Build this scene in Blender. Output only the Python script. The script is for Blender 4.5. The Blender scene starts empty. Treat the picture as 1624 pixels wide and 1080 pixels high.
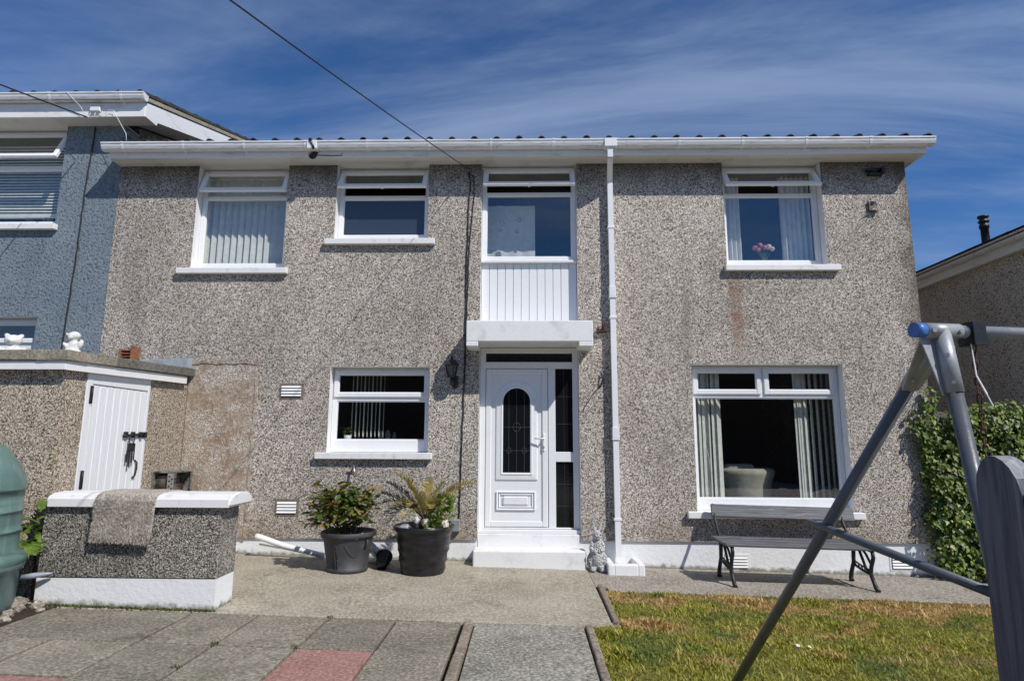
import bpy, bmesh, math, random
import numpy as np
from mathutils import Vector, Matrix

SC = bpy.context.scene
COL = SC.collection
E = 1.5            # eye height; heights below are written relative to the eye and lifted by E
D = 7.872          # distance of the front wall of the house
SL = 0.0228        # the ground falls gently to the right
rad = math.radians


def G(x):
    return -SL * x


# ------------------------------------------------------------------ camera
cam = bpy.data.cameras.new('camera')
cam_o = bpy.data.objects.new('camera', cam)
COL.objects.link(cam_o)
cam.sensor_fit = 'HORIZONTAL'
cam.sensor_width = 36.0
cam.lens = 960.198 / 1624 * 36.0
cam.clip_start = 0.05
cam.clip_end = 2000
cr_ = Vector((0.999724, 0.023068, 0.004478))
cu_ = Vector((-0.000637, -0.163887, 0.986479))
cf_ = Vector((-0.02349, 0.986209, 0.163827))
cm = Matrix(((cr_.x, cu_.x, -cf_.x, 0), (cr_.y, cu_.y, -cf_.y, 0), (cr_.z, cu_.z, -cf_.z, E), (0, 0, 0, 1)))
cam_o.matrix_world = cm
SC.camera = cam_o

# ------------------------------------------------------------------ sky and sun
SUN_TO = Vector((1.083, -1.0, 1.524)).normalized()
W = bpy.data.worlds.new('World')
SC.world = W
W.use_nodes = True
wn, wl = W.node_tree.nodes, W.node_tree.links
wn.clear()
w_out = wn.new('ShaderNodeOutputWorld')
w_bg = wn.new('ShaderNodeBackground')
w_bg.inputs['Strength'].default_value = 0.095
sky = wn.new('ShaderNodeTexSky')
sky.sky_type = 'NISHITA'
sky.sun_disc = False
sky.sun_elevation = math.asin(SUN_TO.z)
sky.sun_rotation = math.atan2(SUN_TO.x, SUN_TO.y)
sky.altitude = 1200
sky.air_density = 1.0
sky.dust_density = 0.25
sky.ozone_density = 3.0
tc = wn.new('ShaderNodeTexCoord')
sep = wn.new('ShaderNodeSeparateXYZ')
wl.new(tc.outputs['Generated'], sep.inputs[0])


def wmath(op, a, b=None, c=None):
    n = wn.new('ShaderNodeMath')
    n.operation = op
    for i, v in enumerate((a, b, c)):
        if v is None:
            continue
        if isinstance(v, (int, float)):
            n.inputs[i].default_value = v
        else:
            wl.new(v, n.inputs[i])
    return n.outputs[0]


zc = wmath('ADD', wmath('MAXIMUM', sep.outputs['Z'], 0.0), 0.12)
px_ = wmath('DIVIDE', sep.outputs['X'], zc)
py_ = wmath('DIVIDE', sep.outputs['Y'], zc)
comb = wn.new('ShaderNodeCombineXYZ')
wl.new(px_, comb.inputs[0])
wl.new(py_, comb.inputs[1])
mp = wn.new('ShaderNodeMapping')
mp.inputs['Rotation'].default_value = (0, 0, rad(-30))
mp.inputs['Scale'].default_value = (0.45, 1.35, 1)
mp.inputs['Location'].default_value = (5.2, 6.1, 0)
wl.new(comb.outputs[0], mp.inputs[0])
n1 = wn.new('ShaderNodeTexNoise')
n1.inputs['Scale'].default_value = 0.9
n1.inputs['Detail'].default_value = 7
n1.inputs['Roughness'].default_value = 0.62
n1.inputs['Distortion'].default_value = 0.9
wl.new(mp.outputs[0], n1.inputs['Vector'])
cr1 = wn.new('ShaderNodeMapRange')
cr1.interpolation_type = 'SMOOTHSTEP'
cr1.inputs['From Min'].default_value = 0.40
cr1.inputs['From Max'].default_value = 0.74
wl.new(n1.outputs['Fac'], cr1.inputs['Value'])
cfac = wmath('MULTIPLY', cr1.outputs[0], 0.62)
w_mix = wn.new('ShaderNodeMix')
w_mix.data_type = 'RGBA'
w_mix.inputs['B'].default_value = (3.7, 4.7, 6.8, 1)
w_tint = wn.new('ShaderNodeMix')
w_tint.data_type = 'RGBA'
w_tint.blend_type = 'MULTIPLY'
w_tint.inputs['Factor'].default_value = 1.0
w_tint.inputs['B'].default_value = (0.49, 0.81, 1.15, 1)
wl.new(sky.outputs[0], w_tint.inputs['A'])
wl.new(w_tint.outputs['Result'], w_mix.inputs['A'])
wl.new(cfac, w_mix.inputs['Factor'])
wl.new(w_mix.outputs['Result'], w_bg.inputs['Color'])
wl.new(w_bg.outputs[0], w_out.inputs[0])

sun = bpy.data.lights.new('sun', 'SUN')
sun.energy = 4.4
sun.angle = rad(0.53)
sun.color = (1.0, 0.955, 0.89)
sun_o = bpy.data.objects.new('sun', sun)
COL.objects.link(sun_o)
sun_o.location = SUN_TO * 60
sun_o.rotation_euler = SUN_TO.to_track_quat('Z', 'Y').to_euler()

SC.view_settings.view_transform = 'Standard'
SC.view_settings.look = 'None'
SC.view_settings.exposure = 0.0
SC.view_settings.gamma = 1.0
SC.view_settings.use_curve_mapping = False
SC.cycles.use_denoising = True
SC.cycles.max_bounces = 8
SC.cycles.transparent_max_bounces = 16
SC.cycles.glossy_bounces = 3


# ------------------------------------------------------------------ materials
class NT:
    """small helper round a material's node tree"""

    def __init__(self, name):
        self.m = bpy.data.materials.new(name)
        self.m.use_nodes = True
        self.n, self.l = self.m.node_tree.nodes, self.m.node_tree.links
        self.n.clear()
        self.out = self.n.new('ShaderNodeOutputMaterial')
        self.b = self.n.new('ShaderNodeBsdfPrincipled')
        self.l.new(self.b.outputs[0], self.out.inputs[0])
        self.pos = self.n.new('ShaderNodeNewGeometry').outputs['Position']

    def set(self, node, i, v):
        if v is None:
            return
        s = node.inputs[i]
        if hasattr(v, 'is_linked') or isinstance(v, bpy.types.NodeSocket):
            self.l.new(v, s)
        else:
            if isinstance(v, tuple) and len(v) == 3 and s.type == 'RGBA':
                v = v + (1,)
            s.default_value = v

    def math(self, op, a, b=None, c=None, clamp=False):
        n = self.n.new('ShaderNodeMath')
        n.operation = op
        n.use_clamp = clamp
        for i, v in enumerate((a, b, c)):
            self.set(n, i, v)
        return n.outputs[0]

    def noise(self, scale, detail=3, rough=0.55, vec=None, dist=0.0, out='Fac'):
        n = self.n.new('ShaderNodeTexNoise')
        self.set(n, 'Vector', vec or self.pos)
        n.inputs['Scale'].default_value = scale
        n.inputs['Detail'].default_value = detail
        n.inputs['Roughness'].default_value = rough
        n.inputs['Distortion'].default_value = dist
        return n.outputs[out]

    def vor(self, scale, vec=None, feature='F1', rnd=1.0):
        n = self.n.new('ShaderNodeTexVoronoi')
        n.feature = feature
        self.set(n, 'Vector', vec or self.pos)
        n.inputs['Scale'].default_value = scale
        n.inputs['Randomness'].default_value = rnd
        return n

    def ramp(self, fac, stops, interp='LINEAR'):
        n = self.n.new('ShaderNodeValToRGB')
        n.color_ramp.interpolation = interp
        els = n.color_ramp.elements
        while len(els) < len(stops):
            els.new(0.5)
        for e, (p, c) in zip(els, stops):
            e.position = p
            e.color = (c, c, c, 1) if isinstance(c, (int, float)) else tuple(c) + (1,)
        self.set(n, 0, fac)
        return n.outputs[0]

    def mrange(self, v, a, b, c=0.0, d=1.0, smooth=True):
        n = self.n.new('ShaderNodeMapRange')
        n.interpolation_type = 'SMOOTHSTEP' if smooth else 'LINEAR'
        for i, q in enumerate((v, a, b, c, d)):
            self.set(n, i, q)
        return n.outputs[0]

    def mix(self, fac, a, b, blend='MIX'):
        n = self.n.new('ShaderNodeMix')
        n.data_type = 'RGBA'
        n.blend_type = blend
        self.set(n, 'Factor', fac)
        self.set(n, 'A', a)
        self.set(n, 'B', b)
        return n.outputs['Result']

    def xyz(self, vec=None):
        n = self.n.new('ShaderNodeSeparateXYZ')
        self.set(n, 0, vec or self.pos)
        return n.outputs

    def mapping(self, scale=(1, 1, 1), rot=(0, 0, 0), loc=(0, 0, 0), vec=None):
        n = self.n.new('ShaderNodeMapping')
        n.inputs['Scale'].default_value = scale
        n.inputs['Rotation'].default_value = rot
        n.inputs['Location'].default_value = loc
        self.set(n, 0, vec or self.pos)
        return n.outputs[0]

    def bump(self, h, dist, strength=1.0, normal=None):
        n = self.n.new('ShaderNodeBump')
        n.inputs['Distance'].default_value = dist
        n.inputs['Strength'].default_value = strength
        self.set(n, 'Height', h)
        if normal is not None:
            self.set(n, 'Normal', normal)
        return n.outputs[0]

    def random(self):
        return self.n.new('ShaderNodeObjectInfo').outputs['Random']

    def island(self):
        return self.n.new('ShaderNodeNewGeometry').outputs['Random Per Island']

    def done(self, color=None, rough=None, normal=None, metal=None, spec=None):
        self.set(self.b, 'Base Color', color)
        self.set(self.b, 'Roughness', rough)
        self.set(self.b, 'Normal', normal)
        self.set(self.b, 'Metallic', metal)
        self.set(self.b, 'Specular IOR Level', spec)
        return self.m


def dash(name, stops, gap, tint=(1, 1, 1), scale=92.0, bump=0.005, weather=0.18, extra=None, pit_scale=74, pit_depth=0.74):
    """pebble dash: little stones of mixed colour with dark gaps between them"""
    t = NT(name)
    warp = t.n.new('ShaderNodeVectorMath')
    warp.operation = 'ADD'
    sc = t.n.new('ShaderNodeVectorMath')
    sc.operation = 'SCALE'
    t.set(sc, 0, t.noise(30, 2, out='Color'))
    sc.inputs['Scale'].default_value = 0.03
    t.set(warp, 0, t.pos)
    t.set(warp, 1, sc.outputs[0])
    v = t.vor(scale, warp.outputs[0])
    cell = t.xyz(v.outputs['Color'])
    stone = t.ramp(cell[0], stops, 'CONSTANT')
    dome = t.mrange(v.outputs['Distance'], 0.50, 0.90, 1.0, 0.0)
    pits = t.mrange(t.noise(pit_scale, 2, 0.5), 0.33, 0.44)
    stone_mask = t.math('MULTIPLY', dome, t.math('ADD', t.math('MULTIPLY', pits, pit_depth), 1 - pit_depth))  # stone colour on the domes, gap colour in the gaps and pits
    c = t.mix(stone_mask, gap, stone)
    big = t.noise(0.55, 4, 0.6)
    w = t.mrange(big, 0.3, 0.7, 1.0 - weather, 1.0 + weather * 0.5)
    wc = t.n.new('ShaderNodeCombineColor')
    for i in range(3):
        t.set(wc, i, t.math('MULTIPLY', w, tint[i]))
    c = t.mix(1.0, c, wc.outputs[0], 'MULTIPLY')
    streak = t.noise(1.0, 5, 0.7, t.mapping((3.2, 3.2, 0.45)))
    c = t.mix(t.mrange(streak, 0.5, 0.75, 0.0, 0.38), c, tuple(v * 2.2 for v in gap))
    if extra:
        c = extra(t, c)
    h = t.math('ADD', dome, t.math('MULTIPLY', t.noise(90, 2), 0.4))
    return t.done(c, 0.85, t.bump(h, bump, 1.0), spec=0.25)


def house_marks(t, c):
    p = t.xyz()
    x, z = p[0], p[2]
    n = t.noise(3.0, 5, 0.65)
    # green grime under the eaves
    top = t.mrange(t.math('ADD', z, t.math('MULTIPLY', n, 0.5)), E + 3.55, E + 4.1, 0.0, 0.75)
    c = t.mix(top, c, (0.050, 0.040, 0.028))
    # weathered streak down the right corner
    rc = t.mrange(t.math('ADD', x, t.math('MULTIPLY', n, 0.7)), 5.2, 5.6, 0.0, 0.7)
    c = t.mix(rc, c, (0.085, 0.062, 0.045))
    # rusty run below the upper right sill
    sx = t.math('ABSOLUTE', t.math('SUBTRACT', t.math('ADD', x, t.math('MULTIPLY', n, 0.12)), 2.84))
    r1 = t.mrange(sx, 0.03, 0.14, 1.0, 0.0)
    r2 = t.math('MULTIPLY', t.mrange(z, E + 0.9, E + 1.6), t.mrange(z, E + 2.15, E + 2.25, 1, 0))
    r = t.math('MULTIPLY', t.math('MULTIPLY', r1, r2), t.mrange(t.noise(9, 3), 0.35, 0.65, 0.15, 0.7))
    c = t.mix(r, c, (0.26, 0.12, 0.06))
    # damp brown tide mark low down
    lo = t.math('MULTIPLY', t.mrange(z, E - 1.2, E - 0.75, 0.5, 0.0), t.mrange(t.noise(1.7, 4), 0.4, 0.65))
    c = t.mix(lo, c, (0.20, 0.14, 0.09))
    return c


LIGHT_STOPS = [(0.0, (0.10, 0.09, 0.08)), (0.10, (0.32, 0.275, 0.235)), (0.28, (0.53, 0.475, 0.42)),
               (0.52, (0.68, 0.63, 0.575)), (0.76, (0.84, 0.81, 0.77)), (0.95, (0.42, 0.31, 0.23))]
M = {}
M['dash'] = dash('pebble_dash', LIGHT_STOPS, (0.06, 0.054, 0.048), tint=(1.0, 0.985, 0.95), extra=house_marks)
M['dash_shed'] = dash('pebble_dash_shed', LIGHT_STOPS, (0.04, 0.034, 0.028), tint=(1.06, 0.98, 0.86), scale=110, pit_scale=90)
M['dash_dark'] = dash('pebble_dash_dark', [(0.0, (0.05, 0.046, 0.038)), (0.22, (0.22, 0.195, 0.16)), (0.5, (0.38, 0.35, 0.305)),
                                           (0.78, (0.62, 0.59, 0.54))], (0.03, 0.027, 0.022), weather=0.5, pit_depth=0.9, pit_scale=105, scale=125, bump=0.004)
M['dash_far'] = dash('pebble_dash_far', [(0.0, (0.22, 0.20, 0.17)), (0.12, (0.60, 0.545, 0.46)), (0.6, (0.68, 0.62, 0.53)), (0.85, (0.76, 0.71, 0.62))],
                     (0.14, 0.12, 0.10), scale=60, pit_scale=40, pit_depth=0.5)


def patch_mat():
    t = NT('cement_patch')
    n = t.noise(5.5, 6, 0.65)
    v = t.vor(80)
    dome = t.mrange(v.outputs['Distance'], 0.35, 0.75, 1.0, 0.0)
    keep = t.math('MULTIPLY', dome, t.mrange(t.math('ADD', t.math('MULTIPLY', t.noise(3.2, 5, 0.7), 0.55), t.math('MULTIPLY', t.noise(22, 4, 0.7), 0.45)), 0.40, 0.58))
    cem = t.ramp(n, [(0.3, (0.22, 0.145, 0.095)), (0.55, (0.33, 0.25, 0.18)), (0.75, (0.40, 0.34, 0.27))])
    c = t.mix(keep, cem, t.ramp(t.xyz(v.outputs['Color'])[0], [(0.0, (0.36, 0.30, 0.24)), (0.35, (0.74, 0.70, 0.64))]))
    return t.done(c, 0.9, t.bump(t.math('ADD', keep, n), 0.006))


M['patch'] = patch_mat()


def blue_render():
    t = NT('blue_render')
    h = t.math('ADD', t.math('MULTIPLY', t.noise(30, 3, 0.6, dist=0.3), 0.6), t.math('MULTIPLY', t.noise(75, 3, 0.7), 0.4))
    c = t.ramp(t.noise(2.2, 4), [(0.3, (0.205, 0.26, 0.31)), (0.7, (0.265, 0.32, 0.365))])
    c = t.mix(t.mrange(h, 0.40, 0.50, 0.75, 0.0), c, (0.045, 0.06, 0.08))
    st = t.noise(1.6, 5, 0.7, t.mapping((2.5, 2.5, 0.5)))
    c = t.mix(t.mrange(st, 0.5, 0.75, 0, 0.35), c, (0.10, 0.13, 0.15))
    return t.done(c, 0.8, t.bump(h, 0.05, 1.0))


M['blue'] = blue_render()


def painted(name, col, rough=0.4, dirt=0.15, dirt_col=(0.28, 0.26, 0.22), scale=6.0, bump=0.0, thresh=(0.55, 0.8)):
    t = NT(name)
    n = t.noise(scale, 6, 0.65)
    c = t.mix(t.mrange(n, thresh[0], thresh[1], 0.0, dirt), col, dirt_col)
    c = t.mix(t.mrange(t.noise(scale * 9, 3), 0.3, 0.7, 0.0, 0.06), c, dirt_col)
    nm = t.bump(t.noise(scale * 10, 4), bump) if bump else None
    return t.done(c, rough, nm)


M['upvc'] = painted('white_plastic', (0.80, 0.81, 0.82), 0.28, 0.16, (0.45, 0.43, 0.40), 3.0, 0.0, (0.5, 0.8))
M['white'] = painted('white_masonry_paint', (0.79, 0.79, 0.79), 0.6, 0.42, (0.42, 0.40, 0.36), 5.0, 0.002, (0.50, 0.75))
M['sill'] = painted('white_sill_paint', (0.80, 0.80, 0.79), 0.5, 0.5, (0.42, 0.40, 0.37), 11.0, 0.003, (0.52, 0.75))
def streaked(name, col, dirt, amt):
    t = NT(name)
    a = t.noise(1.0, 6, 0.75, t.mapping((2.2, 2.2, 9)))
    sp = t.noise(16, 4, 0.7, t.mapping((1, 1, 2.5)))
    c = t.mix(t.mrange(a, 0.50, 0.72, 0, amt), col, dirt)
    c = t.mix(t.mrange(sp, 0.66, 0.72, 0, 0.75), c, (0.16, 0.14, 0.115))
    return t.done(c, 0.5)


M['fascia'] = streaked('fascia_paint', (0.78, 0.78, 0.77), (0.40, 0.375, 0.34), 0.55)
M['soffit'] = painted('soffit_paint', (0.72, 0.70, 0.66), 0.6, 0.5, (0.35, 0.32, 0.27), 3.0, 0.0, (0.5, 0.8))


def plinth_mat():
    t = NT('white_plinth_paint')
    z = t.xyz()[2]
    x = t.xyz()[0]
    n = t.noise(12, 5, 0.7)
    hgt = t.math('ADD', z, t.math('MULTIPLY', x, SL))
    low = t.mrange(t.math('ADD', hgt, t.math('MULTIPLY', t.math('SUBTRACT', n, 0.5), 0.16)), 0.0, 0.06, 0.85, 0.0)
    c = t.mix(t.mrange(t.noise(3.5, 6, 0.7), 0.5, 0.8, 0, 0.3), (0.78, 0.79, 0.80), (0.45, 0.43, 0.40))
    c = t.mix(low, c, (0.13, 0.12, 0.07))
    return t.done(c, 0.65, t.bump(t.noise(22, 5, 0.65), 0.006))


M['plinth'] = plinth_mat()


def concrete(name, c1, c2, spots=0.35, scale=1.3, bump=0.006, rnd=0.0, green=0.0):
    t = NT(name)
    big = t.noise(scale, 6, 0.68)
    fine = t.noise(42, 4, 0.75)
    c = t.mix(t.mrange(big, 0.3, 0.72), c1, c2)
    c = t.mix(t.mrange(fine, 0.47, 0.66, 0.0, spots * 1.5), c, tuple(min(0.7, v * 2.1) for v in c2))
    c = t.mix(t.mrange(fine, 0.33, 0.47, spots * 1.8, 0.0), c, tuple(v * 0.35 for v in c1))
    st = t.mrange(t.noise(3.1, 6, 0.75, dist=0.8), 0.54, 0.70, 0, 0.5)
    c = t.mix(st, c, tuple(v * 0.45 for v in c1))
    if green:
        c = t.mix(t.mrange(t.noise(2.1, 5, 0.7), 0.5, 0.7, 0, green), c, (0.115, 0.125, 0.075))
    if rnd:
        k = t.mrange(t.random(), 0, 1, 1 - rnd, 1 + rnd, False)
        cc = t.n.new('ShaderNodeCombineColor')
        for i in range(3):
            t.set(cc, i, k)
        c = t.mix(1.0, c, cc.outputs[0], 'MULTIPLY')
    return t.done(c, 0.88, t.bump(t.math('ADD', fine, t.math('MULTIPLY', big, 0.4)), bump), spec=0.3)


M['terrace'] = concrete('terrace_concrete', (0.26, 0.225, 0.17), (0.38, 0.34, 0.27), 0.34)
M['strip'] = concrete('side_path_concrete', (0.20, 0.175, 0.145), (0.32, 0.285, 0.24), 0.45)
M['slab'] = concrete('paving_slab_grey', (0.155, 0.139, 0.108), (0.255, 0.231, 0.183), 0.38, 1.5, rnd=0.17, green=0.45)
M['slab_red'] = concrete('paving_slab_red', (0.265, 0.135, 0.115), (0.345, 0.195, 0.165), 0.28, 2.2, rnd=0.05)
M['path'] = concrete('path_concrete', (0.19, 0.18, 0.148), (0.30, 0.285, 0.24), 0.5, 1.8, 0.012, green=0.25)
M['kerb'] = concrete('kerb_stone', (0.17, 0.14, 0.105), (0.25, 0.21, 0.165), 0.35, 4.0, rnd=0.1)
M['roof_edge'] = concrete('roof_edge_stone', (0.22, 0.20, 0.15), (0.33, 0.30, 0.235), 0.3, 3.0, rnd=0.2, green=0.25)
M['roof_edge_dark'] = concrete('roof_edge_dark', (0.12, 0.115, 0.10), (0.18, 0.17, 0.15), 0.3, 3.0)
M['tile'] = concrete('roof_tile_dark', (0.030, 0.028, 0.027), (0.06, 0.055, 0.05), 0.12, 6.0, rnd=0.25)
M['rubble'] = concrete('rubble_stone', (0.18, 0.15, 0.12), (0.36, 0.31, 0.26), 0.4, 9.0, 0.01, rnd=0.3)
M['dark_reflected'] = concrete('dark_reflected_wall', (0.05, 0.035, 0.028), (0.09, 0.06, 0.045), 0.2, 3.0)  # wall of the added house, kept dark so the panes reflect dark
M['soil'] = concrete('dark_soil', (0.03, 0.022, 0.015), (0.06, 0.045, 0.03), 0.15, 8.0, 0.02)
M['brick_buff'] = concrete('buff_brick', (0.30, 0.26, 0.20), (0.40, 0.35, 0.27), 0.25, 7.0, rnd=0.2)
M['mortar'] = concrete('mortar', (0.15, 0.125, 0.10), (0.22, 0.19, 0.155), 0.2, 7.0)
M['terracotta'] = concrete('terracotta', (0.20, 0.085, 0.045), (0.30, 0.14, 0.08), 0.2, 12.0)


def simple(name, col, rough=0.5, metal=0.0, var=0.12, scale=20, bump=0.0, spec=None):
    t = NT(name)
    n = t.noise(scale, 4, 0.6)
    dark = tuple(v * (1 - var * 2.2) for v in col)
    lite = tuple(min(1, v * (1 + var)) for v in col)
    c = t.mix(t.mrange(n, 0.3, 0.7), dark, lite)
    return t.done(c, rough, t.bump(n, bump) if bump else None, metal, spec)


M['black'] = simple('black_iron', (0.016, 0.016, 0.018), 0.5, 0.0, 0.2, 30, 0.002)
M['cable'] = simple('black_cable', (0.015, 0.015, 0.016), 0.6)
M['pot_grey'] = simple('charcoal_pot', (0.052, 0.053, 0.057), 0.62, 0, 0.15, 8, 0.002)
M['pot_black'] = simple('black_pot', (0.017, 0.016, 0.019), 0.30, 0, 0.25, 7, 0.003)
M['rust'] = simple('rusty_iron', (0.10, 0.035, 0.018), 0.85, 0.0, 0.35, 40, 0.003)
M['chain'] = simple('rusty_chain', (0.13, 0.06, 0.035), 0.8, 0.1, 0.4, 60)
M['blue_cap'] = simple('blue_plastic', (0.055, 0.16, 0.46), 0.42, 0, 0.10, 25)
M['lead'] = simple('lead_flashing', (0.36, 0.41, 0.47), 0.5, 0.2, 0.12, 8)
M['stone_white'] = simple('white_cast_stone', (0.70, 0.70, 0.68), 0.75, 0, 0.10, 30, 0.008)
M['pebble_white'] = simple('pale_quartz', (0.66, 0.58, 0.52), 0.6, 0, 0.2, 25, 0.006)
M['grey_box'] = simple('grey_enamel', (0.24, 0.26, 0.28), 0.45, 0, 0.08, 10)
M['cream'] = simple('cream_fabric', (0.46, 0.43, 0.36), 0.9, 0, 0.08, 12, 0.004)
M['dark_fabric'] = simple('dark_fabric', (0.05, 0.045, 0.04), 0.9)
M['blind'] = simple('pale_blind_fabric', (0.74, 0.735, 0.69), 0.85, 0, 0.05, 14)
M['curtain'] = simple('white_curtain', (0.76, 0.76, 0.75), 0.9, 0, 0.05, 10)
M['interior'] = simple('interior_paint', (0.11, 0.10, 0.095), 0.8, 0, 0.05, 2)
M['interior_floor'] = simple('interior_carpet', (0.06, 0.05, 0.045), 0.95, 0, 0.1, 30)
M['rose_pink'] = simple('pink_petals', (0.62, 0.17, 0.20), 0.6, 0, 0.2, 40)
M['rose_pale'] = simple('pale_petals', (0.74, 0.46, 0.48), 0.6, 0, 0.15, 40)
M['hinge'] = simple('dark_metal', (0.03, 0.03, 0.032), 0.4, 0.4, 0.2, 40)
M['chrome'] = simple('satin_metal', (0.5, 0.5, 0.5), 0.3, 0.9, 0.1, 40)
M['white_gloss'] = simple('white_gloss', (0.80, 0.80, 0.80), 0.2, 0, 0.02, 10)
M['came'] = simple('lead_came', (0.085, 0.085, 0.09), 0.45, 0.3, 0.1, 30)
M['petal'] = simple('daisy_petal', (0.85, 0.85, 0.82), 0.6, 0, 0.03, 50)
M['sticker'] = simple('grey_blue_sticker', (0.10, 0.13, 0.17), 0.6)
M['tar'] = simple('bitumen', (0.012, 0.012, 0.015), 0.35)
M['bark'] = simple('brown_stem', (0.11, 0.07, 0.045), 0.9, 0, 0.25, 30, 0.004)
M['trim_grey'] = simple('aged_metal_box', (0.22, 0.205, 0.185), 0.6, 0.2, 0.4, 14, 0.003)
M['box_dark'] = simple('rusty_box_inside', (0.15, 0.115, 0.085), 0.85, 0, 0.4, 10)
M['holed'] = simple('perforated_plate', (0.33, 0.32, 0.30), 0.5, 0.3, 0.15, 16)


def steel():
    t = NT('grey_painted_steel')
    n = t.noise(14, 5, 0.65)
    c = t.mix(t.mrange(n, 0.5, 0.75, 0, 0.4), (0.098, 0.108, 0.124), (0.06, 0.06, 0.06))
    c = t.mix(t.mrange(t.noise(26, 5, 0.7), 0.60, 0.68, 0, 0.75), c, (0.15, 0.07, 0.035))
    return t.done(c, t.mrange(n, 0.3, 0.7, 0.30, 0.46), t.bump(n, 0.002), 0.0)


def cast():
    t = NT('galvanised_bracket')
    n = t.noise(18, 5, 0.65)
    c = t.mix(t.mrange(n, 0.4, 0.75, 0, 0.5), (0.36, 0.38, 0.40), (0.22, 0.22, 0.22))
    return t.done(c, 0.42, t.bump(n, 0.002), 0.2)


M['steel'] = steel()
M['cast'] = cast()


def wood(name, c1, c2, axis='X', rough=0.6, wear=None):
    t = NT(name)
    s = {'X': (1.2, 26, 26), 'Z': (26, 26, 1.2)}[axis]
    g = t.noise(2.2, 6, 0.65, t.mapping(s), 0.6)
    c = t.mix(t.mrange(g, 0.3, 0.7), c1, c2)
    if wear:
        f = t.noise(1.0, 5, 0.7, t.mapping(tuple(v * 1.5 for v in s)))
        c = t.mix(t.mrange(f, 0.58, 0.68, 0, 0.85), c, wear)
    return t.done(c, rough, t.bump(g, 0.006))


M['bench_wood'] = wood('grey_bench_wood', (0.06, 0.064, 0.072), (0.13, 0.135, 0.145), 'X', 0.55, (0.30, 0.28, 0.26))
M['fence_wood'] = wood('dark_grey_fence_stain', (0.055, 0.053, 0.07), (0.14, 0.135, 0.155), 'Z', 0.5, (0.22, 0.205, 0.20))
M['end_grain_highlight'] = wood('bleached_top_with_highlight', (0.16, 0.165, 0.18), (0.34, 0.345, 0.36), 'Z', 0.45)  # bleached wood, painted paler still to carry the sun's highlight
M['door_paint'] = wood('white_door_paint', (0.74, 0.75, 0.78), (0.80, 0.81, 0.83), 'Z', 0.45)


def tank_mat():
    t = NT('green_tank_plastic')
    p = t.xyz()
    n = t.noise(3.5, 5, 0.6)
    c = t.mix(t.mrange(n, 0.3, 0.7), (0.085, 0.155, 0.14), (0.135, 0.225, 0.205))
    st = t.noise(2.0, 5, 0.7, t.mapping((6, 6, 0.7)))
    c = t.mix(t.mrange(st, 0.52, 0.75, 0, 0.5), c, (0.30, 0.36, 0.34))
    return t.done(c, 0.36, t.bump(n, 0.004))


M['tank'] = tank_mat()


def mat_mat():
    t = NT('bristle_mat')
    h = t.noise(70, 4, 0.7, t.mapping((1, 1, 0.5)))
    c = t.mix(t.mrange(h, 0.35, 0.65), (0.40, 0.345, 0.29), (0.80, 0.715, 0.615))
    c = t.mix(t.mrange(t.noise(6, 4), 0.45, 0.7, 0, 0.4), c, (0.36, 0.31, 0.26))
    return t.done(c, 0.95, t.bump(h, 0.03))


M['doormat'] = mat_mat()


def rabbit_mat():
    t = NT('weathered_cast_stone')
    h = t.vor(55).outputs['Distance']
    c = t.mix(t.mrange(h, 0.2, 0.6), (0.74, 0.74, 0.73), (0.26, 0.26, 0.265))
    c = t.mix(t.mrange(t.noise(9, 4), 0.40, 0.55, 0, 0.8), c, (0.62, 0.62, 0.61))
    return t.done(c, 0.8, t.bump(h, -0.02))


M['rabbit'] = rabbit_mat()


def glass_mat(name, r0=0.085, tint=(0.95, 0.965, 0.955)):
    t = NT(name)
    t.n.remove(t.b)
    lw = t.n.new('ShaderNodeLayerWeight')
    lw.inputs['Blend'].default_value = 0.5
    f5 = t.math('POWER', lw.outputs['Facing'], 5.0)
    fac = t.math('ADD', t.math('MULTIPLY', f5, 1 - r0), r0)
    tr = t.n.new('ShaderNodeBsdfTransparent')
    tr.inputs[0].default_value = tint + (1,)
    gl = t.n.new('ShaderNodeBsdfGlossy')
    gl.inputs['Roughness'].default_value = 0.0
    gl.inputs['Color'].default_value = (0.96, 0.97, 0.98, 1)
    nb = t.bump(t.noise(2.2, 2, 0.4), 0.004, 0.6)
    t.l.new(nb, gl.inputs['Normal'])
    mx = t.n.new('ShaderNodeMixShader')
    t.l.new(fac, mx.inputs[0])
    t.l.new(tr.outputs[0], mx.inputs[1])
    t.l.new(gl.outputs[0], mx.inputs[2])
    t.l.new(mx.outputs[0], t.out.inputs[0])
    return t.m


M['glass'] = glass_mat('window_glass')
M['glass_clear'] = glass_mat('clear_glass', 0.05)


def dark_glass():
    t = NT('leaded_dark_glass')
    return t.done((0.008, 0.009, 0.011), 0.06, t.bump(t.noise(45, 2), 0.0006), 0.0)


M['dark_glass'] = dark_glass()


def frosted():
    t = NT('obscured_glass')
    return t.done((0.035, 0.045, 0.062), 0.12, t.bump(t.noise(60, 2), 0.0008), 0.0, 0.9)


M['frosted'] = frosted()


def leaf_mat(name, stops, rough=0.4, trans=0.25):
    t = NT(name)
    c = t.ramp(t.island(), stops)
    c = t.mix(t.mrange(t.noise(30, 2), 0.3, 0.7, 0, 0.25), c, tuple(v * 0.6 for v in stops[0][1]))
    t.done(c, rough)
    tl = t.n.new('ShaderNodeBsdfTranslucent')
    t.set(tl, 0, c)
    mx = t.n.new('ShaderNodeMixShader')
    mx.inputs[0].default_value = trans
    t.l.new(t.b.outputs[0], mx.inputs[1])
    t.l.new(tl.outputs[0], mx.inputs[2])
    t.l.new(mx.outputs[0], t.out.inputs[0])
    return t.m


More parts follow.
